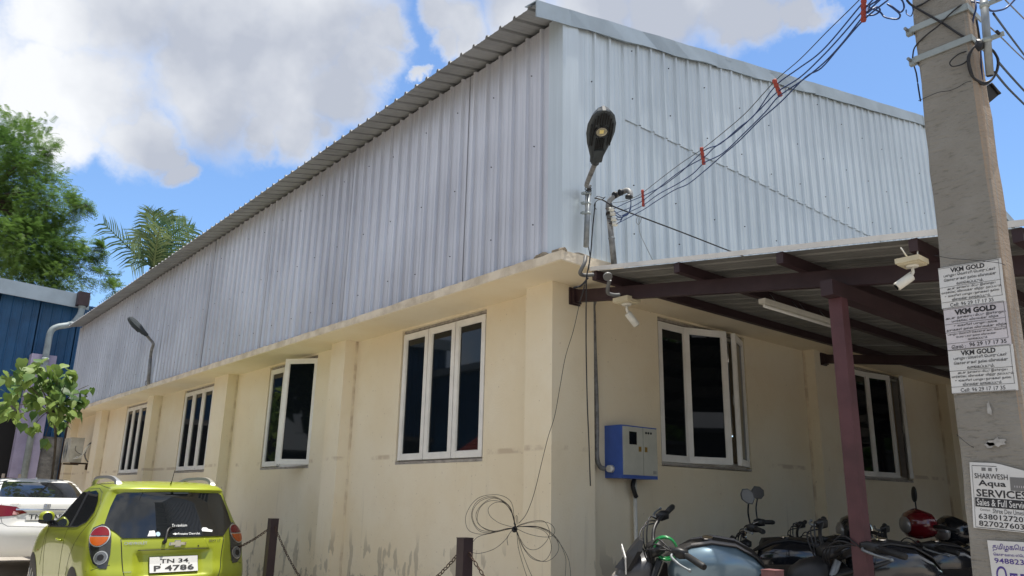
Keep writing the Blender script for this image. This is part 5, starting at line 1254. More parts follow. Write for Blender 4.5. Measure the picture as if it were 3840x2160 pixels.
# tail lamps
def gl(side):
    th = R(30)*side; v = (th, .0, .0)
    s_ = side
    v = (R(26)*s_, -.655*s_, .30)
    hs = g.patch(v, [(s_*a, b) for a, b in [(-.105,1.005),(-.02,1.045),(.045,1.02),(.088,.955),(.108,.88),(.122,.76),(.118,.625),(.055,.628),(-.02,.675),(-.062,.75),(-.098,.84),(-.118,.93)]][::s_ if s_ > 0 else -1], 'tail_lamp', M_LAMPH, .006, .03)
    g.patch(v, circ(-.012*s_, .925, .098, 30), 'lamp_ring', M_SATIN, .010, .03, hs)
    g.patch(v, circ(-.012*s_, .925, .088, 20, 4, 176), 'red_lens', M_REDL, .016, .03, hs)
    g.patch(v, circ(-.012*s_, .925, .088, 20, 184, 356), 'amber_lens', M_AMBER, .016, .03, hs)
    g.patch(v, circ(.042*s_, .728, .064, 24), 'lamp_ring', M_SATIN, .010, .03, hs); g.patch(v, circ(.042*s_, .728, .054, 24), 'clear_lens', M_CLEARL, .016, .03, hs); g.patch(v, circ(.042*s_, .728, .030, 18), 'lens_bowl', M_BLACKP, .019, .03, hs)
gl(1); gl(-1)
g.seam('rear', [(-.515,.90),(-.50,.74),(-.485,.60),(-.46,.51),(-.40,.475),(-.2,.462),(.2,.462),(.40,.475),(.46,.51),(.485,.60),(.50,.74),(.53,.90)], r=.0045)
g.seam('rear', [(-.30,.900),(-.355,.79),(.36,.79),(.31,.900)], 'crease', r=.0022, m=M_GREEN)
g.seam('rear', [(-.355,.79),(.36,.79)], r=.003)
g.seam('rear', [(-.79,.60),(-.70,.635),(-.60,.66)]); g.seam('rear', [(.79,.60),(.70,.635),(.60,.66)])
g.text('rear', 'smartech', -.485, .585, .075, .012, M_CHROME, .006, .01)
# wiper
wp = [g.pt('rear', -.105, .855, .02), g.pt('rear', -.10, .875, .035), g.pt('rear', -.075, .955, .035), g.pt('rear', -.045, .985, .03), g.pt('rear', .02, 1.0, .012)]
MB().tube(curve(wp, 4), [.017]*5+[.014]*4+[.010]*4+[.006]*4, 8).build('rear_wiper', M_BLACKP, G)
MB().tube([g.pt('rear', -.105, .86, .0), g.pt('rear', -.105, .86, .035)], .020, 10).build('wiper_boss', M_BLACKP, G)
# glass edge, spoiler shadow gap, roof rails, fin
for s_ in (-1, 1):
    pts = [Vector((s_*.50, .60, 1.435)), Vector((s_*.505, .66, 1.475)), Vector((s_*.515, .85, 1.515)), Vector((s_*.52, 1.2, 1.525)), Vector((s_*.51, 1.6, 1.515)), Vector((s_*.49, 1.82, 1.47)), Vector((s_*.485, 1.86, 1.42))]
    cv = curve(pts, 6); rb = MB(); vs = []
    for i, p in enumerate(cv):
        d = (cv[min(i+1, len(cv)-1)]-cv[max(i-1, 0)]).normalized(); u = Vector((1, 0, 0)).cross(d).normalized()
        wd = .022+.020*max(0, 1-i/8); ht = .016
        vs += [p-Vector((wd, 0, 0))-u*ht, p+Vector((wd, 0, 0))-u*ht, p+Vector((wd*.7, 0, 0))+u*ht, p-Vector((wd*.7, 0, 0))+u*ht]
    n_ = len(cv); rb.add(vs, [(i*4+a, i*4+(a+1) % 4, (i+1)*4+(a+1) % 4, (i+1)*4+a) for i in range(n_-1) for a in range(4)]+[(3, 2, 1, 0), ((n_-1)*4, (n_-1)*4+1, (n_-1)*4+2, (n_-1)*4+3)]).build('roof_rail', M_SATIN, G)
    g.seam('left' if s_ < 0 else 'right', [(.55,1.40),(1.2,1.44),(1.9,1.41)], 'roof_gap', .003)
MB().tube([(0, .50, 1.44), (0, .45, 1.49), (0, .40, 1.60)], [.010, .004, .003], 6).build('aerial', M_BLACKP, G)
# side glass both sides, door gaps, handle, mirror
for vw, sg in (('left', -1), ('right', 1)):
    sgl = g.patch(vw, [(.62,1.17),(.72,1.06),(.98,1.005),(1.30,.985),(1.33,1.36),(1.05,1.375),(.86,1.345),(.70,1.27)], 'side_window', M_CARGL, .004)
    g.patch(vw, [(1.40,.985),(2.0,.965),(2.52,.955),(2.34,1.10),(2.12,1.25),(1.92,1.345),(1.43,1.362)], 'side_window', M_CARGL, .004)
    g.patch(vw, [(1.30,.975),(1.40,.975),(1.43,1.37),(1.33,1.372)], 'door_pillar', M_BLACKP, .0035)
    g.patch(vw, [(.60,1.15),(.72,1.042),(.98,.988),(1.5,.968),(2.54,.938),(2.54,.952),(1.5,.982),(.98,1.003),(.72,1.058),(.62,1.165)], 'window_seal', M_BLACKP, .006)
    g.seam(vw, [(.50,1.12),(.64,.98),(.80,.86),(.95,.70),(1.02,.50),(1.06,.34),(2.30,.34),(2.42,.60),(2.46,.95)]); g.seam(vw, [(1.40,.97),(1.42,.70),(1.44,.35)]); g.seam(vw, [(.50,1.12),(.56,1.25),(.74,1.36),(1.0,1.40),(1.9,1.385)])
    g.seam(vw, [(2.50,.95),(2.55,.70),(2.56,.50)])
    hd_ = MB().tube([g.pt(vw, 1.50, .83, .01), g.pt(vw, 1.56, .833, .035), g.pt(vw, 1.66, .836, .035), g.pt(vw, 1.72, .838, .01)], .011, 8).build('door_handle', M_GREEN, G)
    g.patch(vw, circ(2.74, .66, .014, 10), 'side_indicator', M_AMBER, .008, .02)
    c = g.pt(vw, 2.38, 1.0, .10); mm_ = MB().ell((c.x, c.y, c.z), (.085, .055, .070), 16, 10, .8).build('door_mirror', M_GREEN, G)
    MB().ell((c.x, c.y+.002, c.z-.045), (.088, .056, .036), 14, 8, .8).build('mirror_base', M_BLACKP, mm_)
    MB().disc((c.x, c.y-.054, c.z), (0, -1, 0), .052, .003, 16).build('mirror_glass', M_CARGL, mm_)
    MB().tube([g.pt(vw, 2.36, .96, -.01), (c.x, c.y, c.z-.05)], .02, 8).build('mirror_foot', M_BLACKP, mm_)
    for wy in (.62, 2.98):
        g.patch(vw, [(wy+.335*math.cos(R(a)), .285+.335*math.sin(R(a))) for a in range(-20, 201, 11)], 'wheel_arch', M_RUBBER, .003, .05)
        wheel(G, sg*.81, wy, .28, sg, M_SATIN)
# --- the white sedan
em = atd(178, 1893, 12.3); o_ = Vector((em.x, em.y-.09, em.z-1.0))
S = thing('parked_car', 'white sedan with red tail lamps parked beyond the green hatchback, seen from behind', 'car', mtx=Matrix.Translation(o_) @ Matrix.Rotation(R(-1.0), 4, 'Z'))
sp = [(.22,.12,4.3,.76), (.34,.03,4.35,.82), (.48,.0,4.38,.845), (.60,.0,4.38,.848), (.72,.035,4.36,.85), (.84,.06,4.3,.85), (.93,.085,4.1,.84), (1.0,.10,3.9,.815), (1.04,.125,3.7,.775), (1.058,.20,3.55,.74), (1.07,.42,3.4,.715), (1.092,.56,3.25,.70), (1.155,.70,3.05,.675), (1.235,.88,2.85,.645), (1.305,1.08,2.65,.615), (1.36,1.27,2.45,.58), (1.395,1.46,2.3,.53), (1.412,1.65,2.15,.44), (1.418,1.8,2.05,.3)]
def sdef(p):
    if p.y < .8 and abs(p.x) < .44 and .70 < p.z < .90: p.y += .025*min(1, (.44-abs(p.x))/.06, (p.z-.70)/.04, (.90-p.z)/.03)
    return p
s_ = Car(sp, M_WHITE, S, ar=.36, af=.7, n=3.2, deform=sdef)
rg = s_.patch('rear', [(-.61,1.105),(.61,1.105),(.595,1.17),(.55,1.28),(.51,1.350),(-.51,1.350),(-.55,1.28),(-.595,1.17)], 'rear_window', M_CARGL, .004)
for sg in (-1, 1):
    tl = s_.patch('rear', [(sg*a, b) for a, b in [(-.26,.875),(-.42,.965),(-.60,.985),(-.815,.995),(-.835,.90),(-.82,.82),(-.68,.81),(-.50,.825),(-.42,.835)]][::(-1 if sg > 0 else 1)], 'tail_lamp', M_REDL, .008, .04)
    s_.patch('rear', [(sg*a, b) for a, b in [(-.36,.872),(-.45,.90),(-.46,.845),(-.40,.845)]][::(-1 if sg > 0 else 1)], 'reversing_lens', mat('pinkish_lens', (.55,.30,.30), .15), .012, .03, tl)
    s_.seam('rear', [(sg*.60,1.045),(sg*.62,.99),(sg*.60,.80),(sg*.57,.72),(sg*.50,.68),(0,.665)])
    s_.seam('rear', [(sg*.84,.76),(sg*.70,.73),(sg*.58,.72)]); s_.patch('rear', circ(sg*.62, .585, .014, 10), 'parking_sensor', M_BLACKP, .004)
    vw = 'left' if sg < 0 else 'right'
    s_.patch(vw, [(.92,1.13),(1.75,1.12),(2.75,1.10),(2.45,1.33),(2.2,1.40),(1.55,1.415),(1.22,1.33)], 'side_window', M_CARGL, .004)
    for wy in (.95, 3.5): s_.patch(vw, [(wy+.36*math.cos(R(a)), .31+.36*math.sin(R(a))) for a in range(-20, 201, 11)], 'wheel_arch', M_RUBBER, .003, .05); wheel(S, sg*.85, wy, .30, sg, M_SATIN)
s_.patch('rear', [(-.42,.912),(.42,.912),(.42,.935),(-.42,.935)], 'chrome_strip', M_CHROME, .014)
pl = s_.patch('rear', [(-.27,.765),(.27,.765),(.27,.872),(-.27,.872)], 'number_plate', M_PLATE, .016, .1, smooth=False)
s_.text('rear', 'TN74AF', -.235, .783, .47, .066, M_PLK, .020, .015, pl)
el = MB(); ep = lambda a, b: s_.pt('rear', a, b, .012)
s_.patch('rear', [(-.045,.955),(.045,.955),(.050,1.018),(-.050,1.018)], 'emblem_plate', M_CHROME, .008, .03)
s_.text('rear', 'H', -.026, .966, .052, .040, M_CHROME, .016, .02, name='emblem'); s_.patch('rear', [(-.036,.961),(.036,.961),(.040,1.011),(-.040,1.011)], 'emblem_field', mat('emblem_grey', (.35,.35,.34), .4), .012, .03)
s_.text('rear', 'SUNDARAM', -.50, 1.005, .11, .012, mat('faded_silver', (.42,.40,.38), .5), .006, .006); s_.text('rear', 'HONDA', -.50, .985, .14, .016, mat('faded_silver', (.42,.40,.38), .5), .006, .008)
MB().loft([(1.52, .012, 1.395, 1.40), (1.60, .018, 1.40, 1.44), (1.70, .012, 1.405, 1.418)], 8).xf(Matrix(((0,1,0,0),(1,0,0,0),(0,0,1,0),(0,0,0,1)))).build('roof_fin', M_WHITE, S)

# ================================================================== MOTORBIKES
M_TANKB = mat('silver_blue_paint', (.15,.22,.27), .25, metal=.45, coat=.6, var=.08, vscale=4)
M_TANKK = mat('black_gloss_paint', (.010,.011,.014), .18, coat=.6)
M_TANKD = mat('dark_blue_paint', (.02,.03,.06), .22, coat=.5)
M_ENG = mat('engine_grey', (.10,.10,.10), .5, metal=.5, var=.3, vscale=30)
M_GREYPL = mat('grey_fairing', (.075,.075,.08), .4, metal=.2)
M_MIRR = mat('mirror_surface', (.09,.09,.09), .15, metal=.5, var=.25, vscale=25, stretch=(1, 1, 12))
M_REDGL = mat('red_gloss_paint', (.13,.004,.009), .2, coat=.7)
def bike(name, label, pos, head, lean=9., steer=20., tank=M_TANKK, bars=M_BLACKP, mirrors=(1, 1), visor=True, lock=False, plate=False, seat=M_SEAT, stripes=False, tall=1.0, shell=M_BLACKP, badge=False, sc_=1.0):
    m = Matrix.Translation(pos) @ Matrix.Rotation(R(head), 4, 'Z') @ Matrix.Rotation(R(-lean), 4, 'X') @ Matrix.Scale(sc_, 4)
    t = thing(name, label, 'motorbike', mtx=m, group='motorbikes parked under the canopy')
    for wx in (-.64, .66):
        w0 = MB().torus((wx, 0, .30), (0, 1, 0), .25, .052, 30, 10).build('wheel', M_RUBBER, t)
        MB().torus((wx, 0, .30), (0, 1, 0), .205, .014, 26, 6).build('rim', M_ENG, w0); MB().disc((wx, .035, .30), (0, 1, 0), .10, .004, 20).build('brake_disc', M_STEEL, w0)
        sp_ = MB()
        for i in range(6): a = i*math.pi/3; sp_.beam((wx, 0, .30), (wx+math.cos(a)*.2, 0, .30+math.sin(a)*.2), .02, .03, (0, 1, 0))
        sp_.tube([(wx, -.09, .30), (wx, .09, .30)], .03, 10).build('spoke', M_ENG, w0)
    MB().loft([(.20,.03,.62,.70),(.0,.04,.40,.80),(-.35,.05,.42,.72),(-.60,.04,.50,.72)], 8, .8).build('frame', M_BLACKP, t)
    e0 = MB().loft([(.27,.09,.30,.50),(.18,.13,.24,.58),(0,.15,.22,.60),(-.16,.14,.26,.52),(-.24,.08,.32,.46)], 12, .6).build('engine', M_ENG, t)
    f_ = MB()
    for i in range(7): f_.box((.08, -.12, .44+.022*i), (.25, .12, .450+.022*i))
    struct(f_.build('cylinder_fins', M_ENG, e0), kind='stuff')
    MB().tube([(.2, -.12, .30), (-.1, -.16, .26), (-.45, -.19, .34), (-.85, -.20, .44)], [.022, .03, .045, .05], 12).build('exhaust', M_CHROME, t)
    MB().tube([(-.64, .12, .30), (-.15, .10, .36)], .025, 8).tube([(-.64, -.12, .30), (-.15, -.10, .36)], .025, 8).build('swingarm', M_BLACKP, t)
    for sy in (-1, 1): MB().tube([(-.58, sy*.13, .34), (-.45, sy*.13, .66)], [.035, .028], 10).build('shock_absorber', M_STEEL, t)
    # tank: flared knee line
    tk = MB().loft([(.34,.05,.80,.86),(.30,.10,.74,.93),(.20,.155,.66,.985),(.08,.165,.66,1.01),(-.06,.140,.70,.99),(-.16,.105,.74,.93),(-.22,.07,.78,.87)], 24, .72).build('tank', tank, t)
    MB().loft([(.36,.025,.90,.905),(.30,.05,.925,.945),(.20,.065,.975,1.0),(.08,.07,1.0,1.022),(-.06,.065,.985,1.003),(-.17,.06,.925,.945),(-.22,.05,.86,.885)], 14, .6).build('tank_cover', M_SEAT, tk)
    if stripes:
        for sy in (-1, 1):
            MB().loft([(.20,.014,.985,1.000,sy*.045),(.08,.018,1.010,1.0245,sy*.050),(-.06,.018,.995,1.0065,sy*.048),(-.15,.012,.938,.955,sy*.045)], 8, .7).build('grey_stripe', M_SEATG, tk)
    MB().disc((.10, 0, 1.022), (0, 0, 1), .032, .008, 18).build('fuel_cap', M_CHROME, tk)
    # shroud and side panels
    for sy in (-1, 1):
        sh = MB().prism([(.36, sy*.12, .82), (.42, sy*.13, .66), (.30, sy*.165, .52), (.12, sy*.17, .62), (.20, sy*.165, .74)], (0, sy*.02, 0)).build('shroud', M_BLACKP, t)
        if badge and sy > 0:
            hp_ = [(.26,.70),(.285,.715),(.30,.705),(.29,.69),(.305,.675),(.295,.67),(.28,.685),(.25,.68),(.24,.655),(.23,.655),(.235,.68),(.215,.66),(.205,.665),(.225,.695)]
            MB().prism([(x_+.03, .1915, z_) for x_, z_ in hp_], (0, .002, 0)).build('badge', M_CHROME, sh)
        MB().loft([(-.10,.012,.62,.76,sy*.11),(-.30,.014,.58,.76,sy*.125),(-.48,.010,.66,.76,sy*.11)], 10, .7).build('side_panel', tank, t)
    MB().loft([(-.17,.09,.79,.865),(-.28,.125,.76,.845),(-.45,.135,.76,.85),(-.60,.125,.80,.90),(-.80,.10,.83,.92),(-.90,.05,.86,.91)], 16, .6).build('seat', seat, t)
    MB().loft([(-.50,.10,.68,.78),(-.75,.09,.74,.83),(-.98,.05,.82,.88)], 12, .6).build('tail_cowl', tank, t)
    MB().loft([(-.96,.05,.80,.87),(-1.0,.045,.81,.86)], 10, .5).build('tail_lamp', M_REDL, t)
    MB().tube([(-.55, .14, .86), (-.78, .15, .93), (-.95, .10, .97), (-.95, -.10, .97), (-.78, -.15, .93), (-.55, -.14, .86)], .013, 8).build('grab_rail', M_BLACKP, t)
    mg = MB()
    for i in range(9): a = R(20+i*14); mg.box((-.64-.02+.33*math.cos(a), -.06, .30+.33*math.sin(a)), (-.64+.02+.33*math.cos(a), .06, .32+.33*math.sin(a)))
    mg.build('rear_mudguard', M_BLACKP, t)
    # steered front end
    ax = Vector((.40, 0, .86)); SM = Matrix.Translation(ax) @ Matrix.Rotation(R(steer), 4, Vector((-.40, 0, .90))) @ Matrix.Translation(-ax)
    def fp(mb, name_, m_, par=None): return mb.xf(SM).build(name_, m_, par or t)
    for sy in (-1, 1): fp(MB().tube([(.66, sy*.085, .30), (.52, sy*.085, .62), (.40, sy*.085, .92*tall)], [.030, .027, .020], 10), 'fork_leg', M_STEEL if not visor else M_BLACKP)
    fm = MB()
    for i in range(8): a = R(35+i*15); fm.box((.66-.03+.325*math.cos(a), -.055, .30+.325*math.sin(a)), (.66+.03+.325*math.cos(a), .055, .315+.325*math.sin(a)))
    fp(fm, 'front_mudguard', tank)
    hs = fp(MB().loft([(.66,.03,.70,.80),(.63,.075,.66,.86),(.56,.105,.66,.90),(.47,.10,.70,.92),(.42,.06,.76,.90)], 18, .75), 'headlamp_shell', shell)
    fp(MB().loft([(.685,.03,.70,.775),(.665,.068,.675,.80),(.635,.080,.665,.82)], 16, .8), 'headlamp_lens', mat('headlamp_glass', (.30,.28,.26), .1, metal=.3), hs)
    if visor: fp(MB().add([(.60,-.10,.86),(.66,0,.84),(.60,.10,.86),(.53,.08,.97),(.51,.025,1.02),(.51,-.025,1.02),(.53,-.08,.97),(.57,-.09,.86),(.62,0,.84),(.57,.09,.86),(.50,.07,.965),(.485,.02,1.01),(.485,-.02,1.01),(.50,-.07,.965)],
                       [(0,1,5,6),(1,2,3,4),(1,4,5),(7,13,12,8),(8,11,10,9),(8,12,11),(0,6,13,7),(6,5,12,13),(5,4,11,12),(4,3,10,11),(3,2,9,10),(2,1,8,9),(1,0,7,8)], False), 'visor', M_BLACKP, hs)
    fp(MB().loft([(.46,.07,.90,.97),(.40,.08,.92,1.0),(.36,.05,.94,.98)], 12, .7), 'instrument_pod', M_BLACKP)
    if plate:
        pm = fp(MB().box((.600, -.10, .84), (.606, .10, .945)), 'front_plate', M_PLATE)
        tp_, tf, _, _ = text_pts('KX05', .16, .06, .02); fp(MB().add([(.6075, -.08+p[0], .86+p[1]) for p in tp_], tf), 'plate_lettering', M_PLK, pm)
    hb = lambda sy: [(.40, sy*.0, .955*tall), (.41, sy*.08, .965*tall), (.39, sy*.16, 1.02*tall), (.33, sy*.26, 1.05*tall), (.27, sy*.36, 1.045*tall)]
    for sy in (-1, 1):
        b_ = fp(MB().tube(curve(hb(sy), 5), .0115, 10), 'handlebar', bars)
        fp(MB().tube([(.285, sy*.335, 1.047*tall), (.225, sy*.455, 1.040*tall), (.218, sy*.47, 1.039*tall)], [.018, .019, .016], 12), 'grip', M_RUBBER, b_)
        fp(MB().loft([(.275,.018,1.02*tall,1.07*tall,sy*.31),(.325,.03,1.015*tall,1.078*tall,sy*.29),(.36,.018,1.03*tall,1.065*tall,sy*.27)], 10, .6), 'switch_block', M_BLACKP, b_)
        lv = [(.34, sy*.27, 1.04*tall), (.37, sy*.31, 1.035*tall), (.345, sy*.40, 1.03*tall), (.30, sy*.475, 1.025*tall)]
        fp(MB().tube(curve(lv, 5), [.008]*10+[.006]*6, 8).ell(lv[-1], (.010, .010, .010), 8, 6), 'lever', M_STEEL, b_)
        for q in range(3): fp(MB().tube(curve([(.35, sy*(.26-.02*q), 1.03*tall), (.42+.02*q, sy*.17, 1.08-.03*q), (.45+.02*q, sy*.08, .96), (.42, sy*.05, .80)], 5), .0045, 6), 'control_cable', M_CABLE, b_)
        if mirrors[0 if sy > 0 else 1]:
            mz = 1.27*tall; fp(MB().tube(curve([(.33, sy*.27, 1.06*tall), (.34, sy*.31, 1.15*tall), (.33, sy*.35, mz-.05)], 5), .0065, 8), 'mirror_stem', M_BLACKP, b_)
            md = Matrix.Translation((.33, sy*.37, mz)) @ Matrix.Rotation(R(-50), 4, 'Z') @ Matrix.Rotation(R(18), 4, 'X') @ Matrix.Rotation(R(8), 4, 'Y')
            sh_ = [(-.050,-.045),(.0,-.055),(.048,-.040),(.070,.0),(.060,.040),(.015,.058),(-.040,.045),(-.062,.0)]
            mh = MB().xf(Matrix()); v_ = [md @ Vector((.030*(1-.6*k), y_*(1-.25*k), z_*(1-.25*k))) if False else md @ Vector((.0+.035*k, y_*(1-.35*k)*sy, z_*(1-.35*k))) for k in (0, 1) for y_, z_ in sh_]
            n_ = len(sh_); mh.add(v_, [tuple(range(n_)), tuple(range(n_, 2*n_))]+[(i, (i+1) % n_, (i+1) % n_+n_, i+n_) for i in range(n_)]); mo = fp(mh, 'mirror', M_BLACKP, b_)
            fp(MB().prism([md @ Vector((-.0015, y_*.88*sy, z_*.88)) for y_, z_ in sh_], (md.to_3x3() @ Vector((-.001, 0, 0)))), 'mirror_glass', M_MIRR, mo)
    if lock: 
        gmat = mat('green_lock_cable', (.008,.20,.05), .3)
        lk_ = MB()
        for i in range(2): lk_.torus((.36, .05+.02*i, .98), (.35, 1, .1*i), .066, .0075, 28, 8)
        o = lk_.xf(m @ SM).build('cable_lock', gmat); tag(o, 'green cable lock looped round the handlebar of the silver-blue motorbike', 'cable lock')
    MB().tube([(.0, .12, .28), (-.05, .30, .03), (-.03, .33, .01)], .010, 8).build('side_stand', M_BLACKP, t)
    MB().tube([(-.05, .12, .30), (-.05, .26, .31)], .014, 8).tube([(-.05, -.12, .30), (-.05, -.26, .31)], .014, 8).build('footpeg', M_RUBBER, t)
    return t
PZ = .10
def place(px, py, t_, head, lx):   # ground point so that the point lx ahead of the bike's middle sits on that sight line
    p = atd(px, py, t_); return Vector((p.x-lx*math.cos(R(head)), p.y-lx*math.sin(R(head)), PZ))
bike('motorbike', 'silver-blue motorbike with a green lock on its bars, nearest the corner column', place(2650, 2128, 5.15, 130, .10), 130, lean=16, steer=9, tank=M_TANKB, mirrors=(0, 0), lock=True, plate=True, stripes=True, badge=True, shell=M_GREYPL, sc_=1.06)
bike('motorbike', 'black motorbike with chrome handlebars and two raised mirrors behind the silver-blue one', place(2815, 2075, 6.3, 130, .35), 130, lean=9, steer=-14, tank=M_TANKK, bars=M_CHROME, mirrors=(1, 1), visor=True, tall=1.06)
bike('motorbike', 'black motorbike whose seat passes just behind the mauve post', place(3330, 2110, 4.9, 140, .0), 140, lean=9, steer=4, tank=M_TANKK, mirrors=(0, 0), visor=False, sc_=1.05)
bike('motorbike', 'black motorbike standing deep under the canopy behind the mauve post', place(3080, 2060, 6.9, 134, .2), 134, lean=9, steer=3, tank=M_TANKK, mirrors=(0, 0), visor=True)
bike('motorbike', 'black motorbike in the foreground beside the foot of the concrete pole', place(3480, 2120, 6.0, 140, .1), 140, lean=8, steer=5, tank=M_TANKK, mirrors=(0, 0), visor=False)
def scooter(label, pos, head, paint, steer=15, mirrors=(1, 1)):
    m = Matrix.Translation(pos) @ Matrix.Rotation(R(head), 4, 'Z') @ Matrix.Rotation(R(-7), 4, 'X')
    t = thing('scooter', label, 'scooter', mtx=m)
    for wx in (-.60, .62):
        w0 = MB().torus((wx, 0, .23), (0, 1, 0), .185, .048, 24, 8).build('wheel', M_RUBBER, t); MB().tube([(wx, -.03, .23), (wx, .03, .23)], .13, 18).build('rim', M_ENG, w0)
    MB().loft([(.60,.03,.30,.50),(.55,.14,.32,.86),(.46,.19,.30,.92),(.40,.15,.34,.88)], 16, .8).build('front_apron', paint, t)
    MB().box((-.10, -.16, .28), (.42, .16, .33)).build('floorboard', M_BLACKP, t)
    MB().loft([(-.08,.12,.32,.68),(-.30,.18,.34,.74),(-.60,.18,.42,.76),(-.85,.10,.55,.74)], 18, .7).build('rear_body', paint, t)
    MB().loft([(-.05,.10,.70,.77),(-.25,.15,.72,.80),(-.50,.15,.74,.84),(-.78,.12,.77,.86),(-.86,.07,.78,.83)], 16, .6).build('seat', M_SEAT, t)
    MB().loft([(-.80,.09,.60,.70),(-.90,.05,.62,.69)], 12, .6).build('tail_lamp', M_REDL, t)
    ax = Vector((.44, 0, .9)); SM = Matrix.Translation(ax) @ Matrix.Rotation(R(steer), 4, 'Z') @ Matrix.Translation(-ax)
    hd_ = MB().loft([(.58,.05,1.0,1.10),(.55,.12,.95,1.16),(.46,.17,.93,1.20),(.36,.16,.95,1.17),(.31,.09,.99,1.12)], 22, .85).xf(SM).build('handlebar_cowl', paint, t)
    MB().loft([(.605,.03,1.02,1.08),(.585,.085,.985,1.12),(.56,.10,.975,1.13)], 16, .9).xf(SM).build('headlamp', mat('headlamp_glass', (.3, .3, .3), .1), hd_)
    for sy in (-1, 1):
        b_ = MB().tube([(.42, sy*.10, 1.06), (.34, sy*.22, 1.07), (.28, sy*.36, 1.06)], [.02, .015, .018], 10).xf(SM).build('grip', M_RUBBER, t)
        MB().tube([(.40, sy*.2, 1.05), (.38, sy*.36, 1.05)], .006, 6).xf(SM).build('lever', M_STEEL, b_)
        if mirrors[0 if sy > 0 else 1]:
            MB().tube([(.38, sy*.16, 1.12), (.36, sy*.22, 1.24)], .007, 8).xf(SM).build('mirror_stem', M_BLACKP, b_)
            MB().ell((.36, sy*.235, 1.30), (.018, .045, .075), 12, 8, .9).xf(SM).build('mirror', M_BLACKP, b_)
    return t
scooter('red scooter with a glossy red handlebar cowl at the back of the bay', place(3440, 1965, 7.1, 150, .45)+Vector((0, 0, .06)), 138, M_REDGL, 0, (0, 1))
scooter('black scooter with a raised mirror beside the red one against the far pilaster', place(3550, 1990, 7.3, 150, .4), 150, M_TANKK, 5, (1, 0))
# the pointed black seat and box seen left of the post
scooter('black scooter whose rounded cowl shows just left of the mauve post', place(3195, 2040, 7.2, 130, .45), 130, M_TANKK, 0, (0, 0))

# ================================================================== WHAT THE WINDOWS AND CARS MIRROR (across the lane)
t = thing('tiled_house', 'low house with a red tiled roof across the lane, mirrored in the side windows', 'house', (-12, 12, 0))
MB().box((-15, 8.5, -.02), (-10.6, 15.5, 2.7)).build('wall', mat('pale_house_paint', (.50,.48,.42), .8, var=.2), t)
tm = mat('red_roof_tiles', (.33,.055,.04), .7, var=.4, vscale=12); rf = MB()
for j in range(14):
    for i in range(36):
        yy = 8.0+i*.222; x0_ = -9.9-j*.2; z0_ = 2.55+j*.125
        rf.hexa([(x0_+.05, yy, z0_-.02), (x0_+.05, yy+.20, z0_-.02), (x0_-.19, yy+.20, z0_+.11), (x0_-.19, yy, z0_+.11), (x0_+.05, yy+.02, z0_+.03), (x0_+.05, yy+.18, z0_+.03), (x0_-.19, yy+.18, z0_+.15), (x0_-.19, yy+.02, z0_+.15)])
struct(rf.build('roof_tiles', tm, t), kind='stuff')
MB().prism([(-15, 8.5, 2.7), (-10.6, 8.5, 2.7), (-12.7, 8.5, 4.25)], (0, 7, 0)).build('roof_frame', M_DARK, t)
t2 = thing('blue_warehouse', 'blue sheet warehouse across the lane beyond the tiled house', 'building', (-14, 22, 0))
MB().box((-22, 16.5, -.02), (-12.5, 30, 6.0)).build('wall', M_BLUECLAD, t2); MB().box((-22.2, 16.3, 6.001), (-12.3, 30.2, 6.25)).build('roof', M_TRIM, t2)
c = Vector((-14, 4, 0)); lb = [(0, 0, 0)]
rr = random.Random(31); vs = []; fs = []
for i in range(5200):
    d = Vector((rr.gauss(0, 1), rr.gauss(0, 1), rr.gauss(0, 1))).normalized()*rr.uniform(.5, 1); p = Vector((-14, 4.5, 6.2))+Vector((d.x*3.2, d.y*3.2, d.z*2.4)); a = Vector((rr.gauss(0, 1), rr.gauss(0, 1), rr.gauss(0, 1)))*.13; b = Vector((rr.gauss(0, 1), rr.gauss(0, 1), rr.gauss(0, 1)))*.13
    k = len(vs); vs += [p-a, p-b, p+a, p+b]; fs.append((k, k+1, k+2, k+3))
t = thing('broad_tree', 'broad green tree across the lane beside the tiled house', 'tree', (-14, 4.5, 0)); MB().add(vs, fs).build('crown', M_TAM, t, fix=False)
MB().tube([(-14, 4.5, 0), (-14.1, 4.5, 2.5), (-14, 4.5, 5.5)], [.3, .22, .12], 10).build('trunk', M_BARK, t)

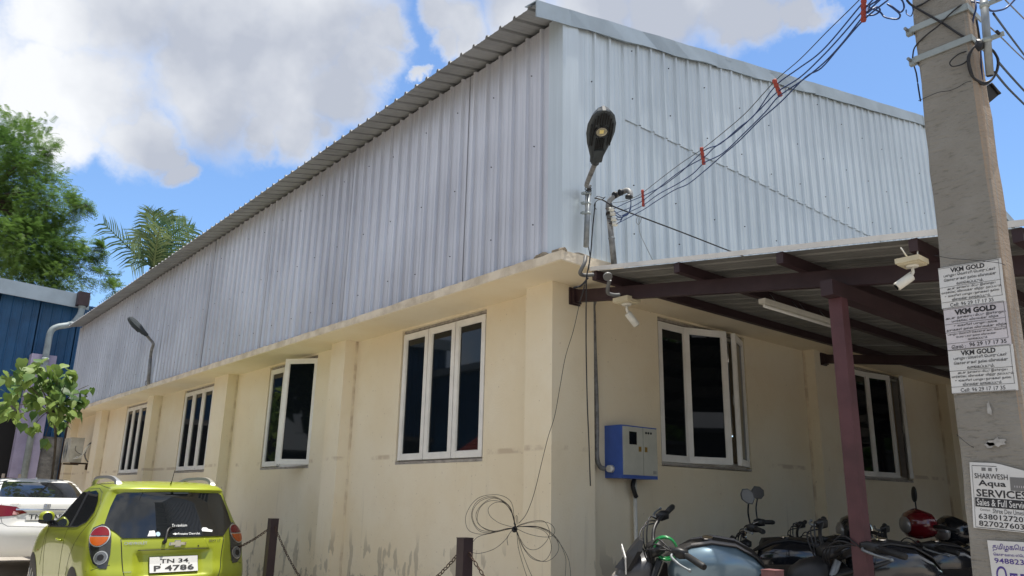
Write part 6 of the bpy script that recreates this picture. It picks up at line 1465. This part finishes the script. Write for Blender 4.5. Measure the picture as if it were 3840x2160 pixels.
# trees and a low building towards the street side, mirrored in the windows under the canopy
def mirrored_tree(cx, cy, h_, r_, seed, label):
    rr = random.Random(seed); vs = []; fs = []
    for i in range(4200):
        d = Vector((rr.gauss(0, 1), rr.gauss(0, 1), rr.gauss(0, 1))).normalized()*rr.uniform(.45, 1); d *= 1+.25*noise.noise(d*3+Vector((seed, 0, 0)))
        p = Vector((cx, cy, h_*.62))+Vector((d.x*r_, d.y*r_, d.z*h_*.38)); a = Vector((rr.gauss(0, 1), rr.gauss(0, 1), rr.gauss(0, 1)))*.16; b = Vector((rr.gauss(0, 1), rr.gauss(0, 1), rr.gauss(0, 1)))*.16
        k = len(vs); vs += [p-a, p-b, p+a, p+b]; fs.append((k, k+1, k+2, k+3))
    t = thing('broad_tree', label, 'tree', (cx, cy, 0)); MB().add(vs, fs).build('crown', M_TAM, t, fix=False)
    MB().tube([(cx, cy, 0), (cx+.1, cy, h_*.4), (cx, cy, h_*.7)], [.3, .2, .1], 10).build('trunk', M_BARK, t)
mirrored_tree(19, -13, 8, 4.5, 41, 'broad tree on the street side, mirrored in the window under the canopy')
mirrored_tree(27, -10, 9, 5, 42, 'second broad tree further along the street side, mirrored in the far window')
mirrored_tree(-13, 0.5, 8, 3.2, 43, 'broad tree across the lane nearest the camera side')
t = thing('street_building', 'long dull building on the street side of the trees', 'building', (28, -20, 0)); MB().box((12, -24, -.02), (45, -19, 6.5)).build('wall', mat('dull_wall', (.05,.048,.045), .9, var=.3), t); MB().box((11.8, -24.2, 6.501), (45.2, -18.8, 6.7)).build('roof', M_TRIM, t)
t = thing('lane_wall', 'high compound wall along the far side of the lane', 'wall', (-10, -8, 0)); MB().box((-10, -22, -.02), (-9.8, 8.0, 2.4)).build('wall', mat('dull_wall', (.05,.048,.045), .9, var=.3), t); MB().box((-10.05, -22, 2.401), (-9.75, 8.0, 2.47)).build('coping', M_CONC, t)

bp_ = atd(2965, 2060, 6.4)
bm_ = Matrix.Translation(bp_) @ Matrix.Rotation(R(-50), 4, 'Z')
tag(MB().loft([(-.24,.10,-.09,.05),(-.22,.13,-.11,.085),(-.05,.14,-.11,.10),(.15,.14,-.11,.095),(.23,.13,-.10,.07),(.25,.10,-.08,.05)], 20, .45).xf(bm_).build('seat_bag', M_SEAT), 'black rounded bag strapped on a motorbike seat before the right-hand pilaster', 'bag')
t = thing('added_shade_wall', 'unseen dark wall added to shade the parking bay from the street side', 'wall', (9, -5, 0)); MB().box((2.5, -5.1, -.02), (15.5, -4.9, 2.5)).build('wall', mat('dark_shade_wall', (.13,.12,.105), .9, var=.4), t); MB().box((2.45, -5.15, 2.501), (15.55, -4.85, 2.58)).build('coping', M_CONC, t)  # out of view, added to keep light off the bay under the canopy
